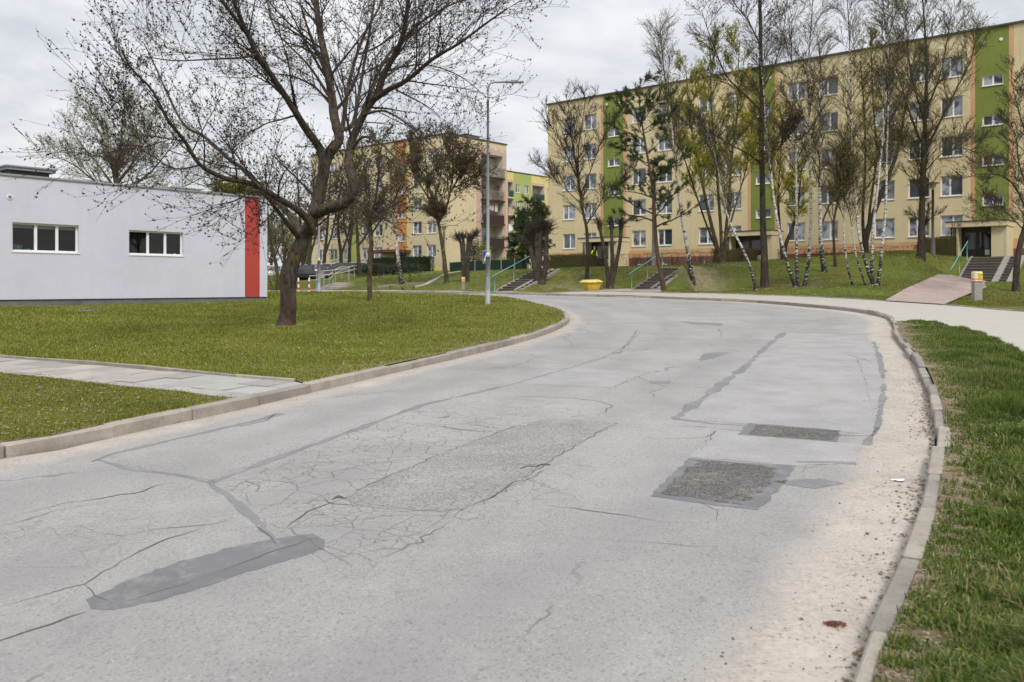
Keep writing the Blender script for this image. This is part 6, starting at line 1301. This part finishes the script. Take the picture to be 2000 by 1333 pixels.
# ------------------------------------------------------------------ marker posts, bollards, bin, signs
def marker(label, px, D, w_, h, yaw, stripes=True):
    x = (px-CX)/F*D; z = z1(x, D)+.115; t = empty('marker_post', (x, D, z), yaw, label, 'marker post', 'concrete utility marker posts')
    a = w_/2; mb = MB(); mb.box(-a*.92, a*.92, -a*.7, a*.7, -.2, h*.62); mb.build('post', M['concrete'], t, bevel=.012)
    mb = MB(); mb.box(-a, a, -a*.76, a*.76, h*.62+.001, h); cap = mb.build('cap', plain('cream_paint', (.68, .60, .42), .7), t, bevel=.035)
    for k in (0, 1):
        mb = MB(); mb.box(-a-.004, a+.004, -a*.76-.004, a*.76+.004, h*.64+k*.10, h*.64+k*.10+.03); link('stripe', mb.mesh('stripe', M['red']), cap)
    mb = MB(); mb.box(-a*.1, a*.8, -a*.76-.018, -a*.76-.004, h*.74, h*.96); mb.build('sign_plate', M['sign_y'], t)
    text(t, 'ZW', Face((x, D), (1, 0)), -.02, a*.76+.02, z+h*.85, .10, M['black'], 'lettering', .002); text(t, '2,4', Face((x, D), (1, 0)), 0, a*.76+.02, z+h*.77, .08, M['black'], 'lettering', .002)
    return t
marker('cream and grey concrete marker post with red stripes and yellow plate', 1908, 35.0, .36, 1.17, 0)
marker('small marker post with a yellow plate across the road near the pollarded tree', 905, 52.3, .22, .80, 0)
def bollard(label, px, D, tilt):
    x = (px-CX)/F*D; t = empty('bollard', (x, D, z1(x, D)), 0, label, 'bollard', 'red and white bollards'); t.rotation_euler = (0, tilt, 0)
    for k in range(5):
        mb = MB(); mb.tube([(0, 0, -.1 if k == 0 else k*.17), (0, 0, (k+1)*.17)], .045, 10); mb.build('band', M['white'] if k % 2 == 0 else M['red'], t, smooth=False)
    mb = MB(); mb.tube([(0, 0, .85), (0, 0, .87), (0, 0, .89)], [.045, .03, .01], 10); mb.build('cap', M['white'], t)
bollard('red and white bollard nearer the leaning trunk', 583.5, 49.6, -.03); bollard('red and white bollard beside the railed steps', 603.5, 49.6, .01)
x, D = (1155-CX)/F*46.9, 46.9; t = empty('grit_bin', (x, D, z1(x, D)+.13), .5, 'yellow plastic grit bin with a slightly open lid at the foot of the bank', 'grit bin')
def frustum(mb, a, b, c, d, z0, z1_):
    v = [(-a, -b, z0), (a, -b, z0), (a, b, z0), (-a, b, z0)]; u = [(-c, -d, z1_), (c, -d, z1_), (c, d, z1_), (-c, d, z1_)]; mb.quad(v[::-1]); mb.quad(u)
    for i in range(4): mb.quad([v[i], v[(i+1) % 4], u[(i+1) % 4], u[i]])
mb = MB(); frustum(mb, .34, .26, .42, .34, .05, .38); frustum(mb, .44, .36, .48, .40, .38, .44); mb.build('body', M['yellowp'], t, bevel=.012)
mb = MB(); frustum(mb, .50, .42, .50, .42, .46, .50); frustum(mb, .49, .41, .36, .26, .50, .60); l = mb.build('lid', M['yellowt'], t, bevel=.014); l.rotation_euler = (.03, -.04, 0)
mb = MB(); mb.box(-.14, .02, -.335, -.318, .16, .30); mb.build('label_plate', M['sign_y'], t).rotation_euler = (-.15, 0, 0)
mb = MB(); mb.box(-.36, .36, -.28, .28, -.05, .05); mb.build('base_slab', M['slab'], t, bevel=.01)
def sign(label, px, py, D, size, kind, zbase=None, off=0):
    x = (px-CX)/F*D; zs = (HY-py)/F*D; zb_ = z1(x, D); t = empty('road_sign', (x, D, zb_), 0, label, 'road sign', 'blue road signs'); h = zs-zb_
    mb = MB(); mb.tube([(0, .03, -.2), (0, .03, h+size*.5)], .03, 8); mb.build('post', M['galv'], t)
    mb = MB(); a = size/2; mb.box(-a, a, -.012, 0, h-a, h+a); pl_ = mb.build('sign_plate', M['white'], t)
    mb = MB(); mb.box(-a*.94, a*.94, -.016, -.013, h-a*.94, h+a*.94); link('blue_field', mb.mesh('blue_field', M['blue']), pl_)
    if kind == 'P': text(t, 'P', Face((x, D), (1, 0)), -size*.24, .018, zs-size*.32, size*.95, M['white'], 'letter', .001)
    else:
        mb = MB(); mb.quad([(-a*.78, -.018, h-a*.72), (a*.78, -.018, h-a*.72), (0, -.018, h+a*.78)]); tr_ = link('triangle', mb.mesh('triangle', M['white']), pl_)
        mb = MB(); f = a; Z0 = h-a*.15                                # walking figure over stripes
        for p, q, w_ in (((0, .22), (0, -.05), .07), ((0, -.05), (-.14, -.38), .05), ((0, -.05), (.15, -.36), .05), ((0, .15), (-.14, -.02), .035), ((0, .15), (.15, .0), .035)):
            p, q = Vector((p[0]*f, 0, Z0+p[1]*f)), Vector((q[0]*f, 0, Z0+q[1]*f)); d_ = (q-p).normalized(); s_ = Vector((-d_.z, 0, d_.x))*w_*f; mb.quad([(v.x, -.021, v.z) for v in (p-s_, q-s_, q+s_, p+s_)])
        mb.quad([(.07*f*math.cos(k*.9), -.021, Z0+.32*f+.07*f*math.sin(k*.9)) for k in range(7)])
        for k in range(4): mb.quad([((-.5+.28*k)*f, -.021, h-a*.68), ((-.38+.28*k)*f, -.021, h-a*.68), ((-.34+.26*k)*f, -.021, h-a*.56), ((-.44+.26*k)*f, -.021, h-a*.56)])
        link('pictogram', mb.mesh('pictogram', M['black']), pl_)
    return t
sign('blue pedestrian crossing sign half hidden by the grey lamp pole', 950.5, 502, 49.2, .72, 'X').rotation_euler = (0, 0, -.9); sign('blue parking sign seen left of the leaning trunk', 549, 524, 78, .36, 'P')
s2_ = sign('blue parking sign with a white plate below, by the railed steps', 617.5, 521, 82, .28, 'P'); mb = MB(); hh = (HY-526)/F*82-z1((617.5-CX)/F*82, 82); mb.box(-.13, .13, -.012, 0, hh-.16, hh-.02); mb.build('lower_plate', M['white'], s2_)
x, D = (1027-CX)/F*78, 78; t = empty('notice_board', (x, D, z1(x, D)+.1), 0, 'small green and white notice board on two posts by the far steps', 'notice board')
mb = MB(); mb.box(-.28, .28, -.02, .0, 1.1, 1.42); mb.build('board', plain('green_board', (.10, .42, .22), .6), t); mb = MB(); mb.box(-.2, .2, -.026, -.021, 1.2, 1.32); mb.build('panel', M['white'], t)
for s_ in (-.15, .15): mb = MB(); mb.tube([(s_, .03, -.1), (s_, .03, 1.4)], .025, 6); mb.build('post', M['galv'], t)
# low green fence along the gardens
M['fence_green'] = plain('dark_green_mesh', (.012, .03, .024), .8)
fa = np.array(P(878, 530, 84)[:2]); fb = np.array(P(1032, 530, 80)[:2]); dn = unit(fb-fa); Lf = np.linalg.norm(fb-fa); t = empty('garden_fence', (fa[0], fa[1], z1(*fa)+.1), 0, 'low dark green mesh fence in front of the gardens', 'fence'); n = 6
for k in range(n+1):
    p = dn*Lf*k/n; zz_ = z1(*(fa+p))+.1-t.location.z; mb = MB(); mb.tube([(p[0], p[1], zz_-.2), (p[0], p[1], zz_+1.05)], .05, 6); mb.build('fence_post', M['concrete'], t)
    if k < n:
        q = dn*Lf*(k+1)/n; zq = z1(*(fa+q))+.1-t.location.z; mb = MB()
        for j in range(40):
            r0 = p+(q-p)*(j+.1)/40; zz2 = zz_+(zq-zz_)*j/40; mb.box(r0[0], r0[0]+.035, r0[1]-.006, r0[1]+.006, zz2+.03, zz2+.95)
        mb.build('mesh_panel', M['fence_green'], t)
# manhole covers in the lawn
for lb, px_, py_, d_, r_ in (('dark round drain cover in the lawn before the lilac building', 178, 613, 27.0, .42), ('dark drain cover high on the grassy slope', 834, 543, 74, .45)):
    x = (px_-CX)/F*d_; zt = z1(x, d_)+.13; t = empty('manhole_cover', (x, d_, zt), 0, lb, 'manhole cover'); mb = MB(); mb.tube([(0, 0, -.1), (0, 0, .035)], r_, 18); mb.build('ring', M['concrete'], t); mb = MB(); mb.tube([(0, 0, .0), (0, 0, .05)], r_*.8, 16); mb.build('lid', M['lamp_dark'], t)
# flower pots, laundry on the loggias
for k, (a, lb, m_) in enumerate([(6.4, 'leftmost terracotta trough on the fourth-floor loggia', 'terra'), (7.5, 'middle terracotta trough on the fourth-floor loggia', 'terra'), (8.2, 'larger terracotta trough on the fourth-floor loggia', 'terra'), (8.85, 'rightmost small terracotta pot on the fourth-floor loggia', 'terra')]):
    q = fg.pt(a, .12, slabs[3]+.0); t = empty('flower_pot', q, fg.ang(), lb, 'flower pot', 'terracotta pots'); mb = MB(); frustum(mb, .18, .07, .24, .1, 0, .28); mb.build('pot', M[m_], t)
    rng = np.random.default_rng(k); ac = Acc(); ac.add(*leaves(rng.normal(size=(60, 3))*[.12, .07, .14]+[0, 0, .42], .09, rng)); ac.build('plant', M['hedge'], t, 'stuff')
q = fg.pt(8.55, -.2, slabs[3]); t = empty('plant_stand', q, fg.ang(), 'tall plant stand with red flowers in the fourth-floor loggia', 'plant stand')
mb = MB()
for sx_ in (-.3, .3): mb.box(sx_-.015, sx_+.015, -.015, .015, 0, 1.6)
for z_ in (.3, .7, 1.1, 1.5): mb.box(-.31, .31, -.12, .12, z_, z_+.02)
mb.build('rack', M['lamp_dark'], t); rng = np.random.default_rng(3); ac = Acc(); ac.add(*leaves(rng.normal(size=(260, 3))*[.2, .1, .1]+np.c_[np.zeros((260, 2)), rng.choice([.45, .85, 1.25, 1.65], 260)], .1, rng)); ac.build('leaves', M['hedge_dk'], t, 'stuff')
ac = Acc(); ac.add(*leaves(rng.normal(size=(26, 3))*[.2, .1, .1]+[0, -.05, 1.7], .12, rng)); ac.build('flowers', M['red'], t, 'stuff')
for k, (a, w_, h_) in enumerate([(6.9, .4, .75), (7.4, .35, .85), (7.95, .5, .95)]):
    q = fg.pt(a, -.1, slabs[2]+2.3-h_); t = empty('laundry', q, fg.ang(), ['narrow white cloth hanging in the third-floor loggia', 'second white cloth from the left on the third-floor line', 'widest white cloth hanging on the third-floor line'][k], 'laundry', 'washing on the loggia line'); mb = MB()
    for j in range(6): mb.quad([(w_*j/6, .03*math.sin(j*1.9), 0), (w_*(j+1)/6, .03*math.sin((j+1)*1.9), 0), (w_*(j+1)/6, .02*math.sin((j+1)*1.9), h_), (w_*j/6, .02*math.sin(j*1.9), h_)])
    mb.build('cloth', M['palep'], t)
# ------------------------------------------------------------------ parked cars
def car(label, px, D, yaw, colr, seed=0):
    x = (px-CX)/F*D; t = empty('parked_car', (x, D, z1(x, D)+.12), yaw, label, 'car', 'cars in the car park'); W_ = .86
    st = [(-2.15, .35, .62, .70), (-2.05, .28, .82, .80), (-1.3, .2, .93, .86), (-.75, .2, .96, .87), (.6, .2, .97, .87), (1.5, .2, .95, .86), (2.0, .28, .90, .80), (2.15, .4, .75, .70)]
    mb = MB(); rings = []
    for (sx, z0, z1_, hw) in st:
        ring = [(sx, -hw*.95, z0), (sx, -hw, (z0+z1_)/2), (sx, -hw*.93, z1_), (sx, -hw*.5, z1_+.03), (sx, hw*.5, z1_+.03), (sx, hw*.93, z1_), (sx, hw, (z0+z1_)/2), (sx, hw*.95, z0)]; rings.append(ring)
    for a, b in zip(rings[:-1], rings[1:]):
        for i in range(8): j = (i+1) % 8; mb.quad([a[i], b[i], b[j], a[j]])
    mb.quad(rings[0]); mb.quad(rings[-1][::-1]); body = mb.build('body', colr, t, smooth=True)
    lo = [(-1.25, .95), (1.75, .95)]; mb = MB(); b_ = [(-1.25, -.78, .95), (1.78, -.78, .95), (1.78, .78, .95), (-1.25, .78, .95)]; u = [(-.45, -.62, 1.42), (1.25, -.62, 1.42), (1.25, .62, 1.42), (-.45, .62, 1.42)]
    for i in range(4): mb.quad([b_[i], b_[(i+1) % 4], u[(i+1) % 4], u[i]])
    mb.build('windows', M['pane_dark'], t); mb = MB(); c2 = [(-.5, -.64, 1.42), (1.3, -.64, 1.42), (1.3, .64, 1.42), (-.5, .64, 1.42)]; m2 = [(-.2, -.5, 1.48), (1.0, -.5, 1.48), (1.0, .5, 1.48), (-.2, .5, 1.48)]; mb.quad(m2)
    for i in range(4): mb.quad([c2[i], c2[(i+1) % 4], m2[(i+1) % 4], m2[i]])
    for i in range(4):
        p, q = Vector(b_[i]), Vector(u[i]); mb.tube([p*1.004, q*1.004], .035, 4)
    for sy in (-1, 1): mb.tube([(.35, sy*.785, .95), (.4, sy*.63, 1.42)], .035, 4)
    mb.build('roof', colr, t)
    for sx in (-1.35, 1.35):
        for sy in (-1, 1):
            mb = MB(); mb.tube([(sx, sy*.70, .32), (sx, sy*.885, .32)], .32, 14); w_ = mb.build('wheel', M['black'], t); mb = MB(); mb.tube([(sx, sy*.88, .32), (sx, sy*.895, .32)], .2, 12); link('rim', mb.mesh('rim', M['galv']), w_)
    for sy in (-1, 1):
        mb = MB(); mb.box(-2.14, -2.02, sy*.55-.14, sy*.55+.14, .62, .76); mb.build('headlight', M['white'], t); mb = MB(); mb.box(2.05, 2.15, sy*.6-.12, sy*.6+.12, .68, .82); mb.build('tail_light', M['red'], t)
pc = lambda n_, c: (lambda m_: (m_.col(c), m_.b.inputs.__getitem__('Coat Weight').__setattr__('default_value', .7), m_.m)[2])(Mat(n_, .35, .5))
CW = pc('white_car_paint', (.7, .71, .72)); CD = pc('dark_car_paint', (.02, .022, .028)); CS = pc('silver_car_paint', (.38, .40, .43)); CBl = pc('teal_car_paint', (.25, .42, .45))
for lb, px_, d_, yw, c_ in [('dark car partly hidden by the trunk right of the leaning tree', 604, 84, .15, CD), ('white car between the dark car and the grey lamp', 588, 92, .1, CW), ('silver car behind the level handrail', 640, 88, .2, CS), ('white car beyond the silver one', 655, 98, .1, CW),
        ('pale car parked behind the upper handrail', 690, 94, .25, CBl), ('pale car seen left of the leaning trunk', 545, 88, 1.2, CW), ('silver car seen left of the leaning trunk behind the pale one', 528, 100, .4, CS), ('dark car behind the railed landing', 668, 86, .1, CD)]: car(lb, px_, d_, yw, c_)
# ------------------------------------------------------------------ person at the first entrance
def person(px, D, zf, yaw):
    x = (px-CX)/F*D; t = empty('person', (x, D, zf), yaw, 'person in black clothes with bright yellow sleeves in the first entrance', 'person')
    J = [(0, 0, .95, .15, .12), (0, .0, 1.12, .14, .11), (0, 0, 1.35, .17, .12), (0, .0, 1.47, .07, .07), (0, -.02, 1.56, .05, .05), (0, -.03, 1.64, .085, .10), (0, -.02, 1.73, .075, .085),
         (-.10, 0, .90, .09, .09), (-.11, -.08, .50, .065, .065), (-.11, .04, .10, .045, .045), (-.11, -.10, .05, .045, .035), (.10, 0, .90, .09, .09), (.11, .06, .50, .065, .065), (.12, .16, .10, .045, .045), (.12, .04, .05, .045, .035),
         (-.20, 0, 1.40, .06, .06), (-.27, .03, 1.14, .045, .045), (-.22, -.16, .98, .036, .036), (-.20, -.23, .95, .03, .025), (.20, 0, 1.40, .06, .06), (.26, .05, 1.14, .045, .045), (.20, -.12, .96, .036, .036), (.18, -.19, .93, .03, .025)]
    E = [(0, 1), (1, 2), (2, 3), (3, 4), (4, 5), (5, 6), (0, 7), (7, 8), (8, 9), (9, 10), (0, 11), (11, 12), (12, 13), (13, 14), (2, 15), (15, 16), (16, 17), (17, 18), (2, 19), (19, 20), (20, 21), (21, 22)]
    me = bpy.data.meshes.new('body'); me.from_pydata([j[:3] for j in J], E, []); o = bpy.data.objects.new('body', me); COL.objects.link(o)
    sk = o.modifiers.new('skin', 'SKIN')
    for i, j in enumerate(J): me.skin_vertices[0].data[i].radius = (j[3], j[4])
    me.skin_vertices[0].data[0].use_root = True; o.modifiers.new('sub', 'SUBSURF').levels = 2
    dg = bpy.context.evaluated_depsgraph_get(); dg.update(); m2 = bpy.data.meshes.new_from_object(o.evaluated_get(dg)); bpy.data.objects.remove(o)
    for m_ in (M['black'], plain('hi_vis_yellow', (.60, .80, .03), .7), plain('skin', (.5, .3, .22), .6)): m2.materials.append(m_)
    for p in m2.polygons:
        c = p.center; arm = abs(c.x) > .165 and 1.0 < c.z < 1.47; p.material_index = 2 if (1.5 < c.z < 1.70 and c.y < .03) or (c.z < 1.0 and c.y < -.13 and c.z > .85) else (1 if arm else 0); p.use_smooth = True
    link('body', m2, t)
    mb = MB(); mb.tube([(0, .0, 1.66), (0, .0, 1.72), (0, 0, 1.79), (0, 0, 1.82)], [.105, .11, .09, .03], 12); mb.build('hat', M['lamp_dark'], t, smooth=True)
D_ = 74.6; person(1161, D_, 1.6, .5)
print('objects', len(bpy.data.objects), 'tris', sum(len(o.data.polygons) for o in bpy.data.objects if o.type == 'MESH'))
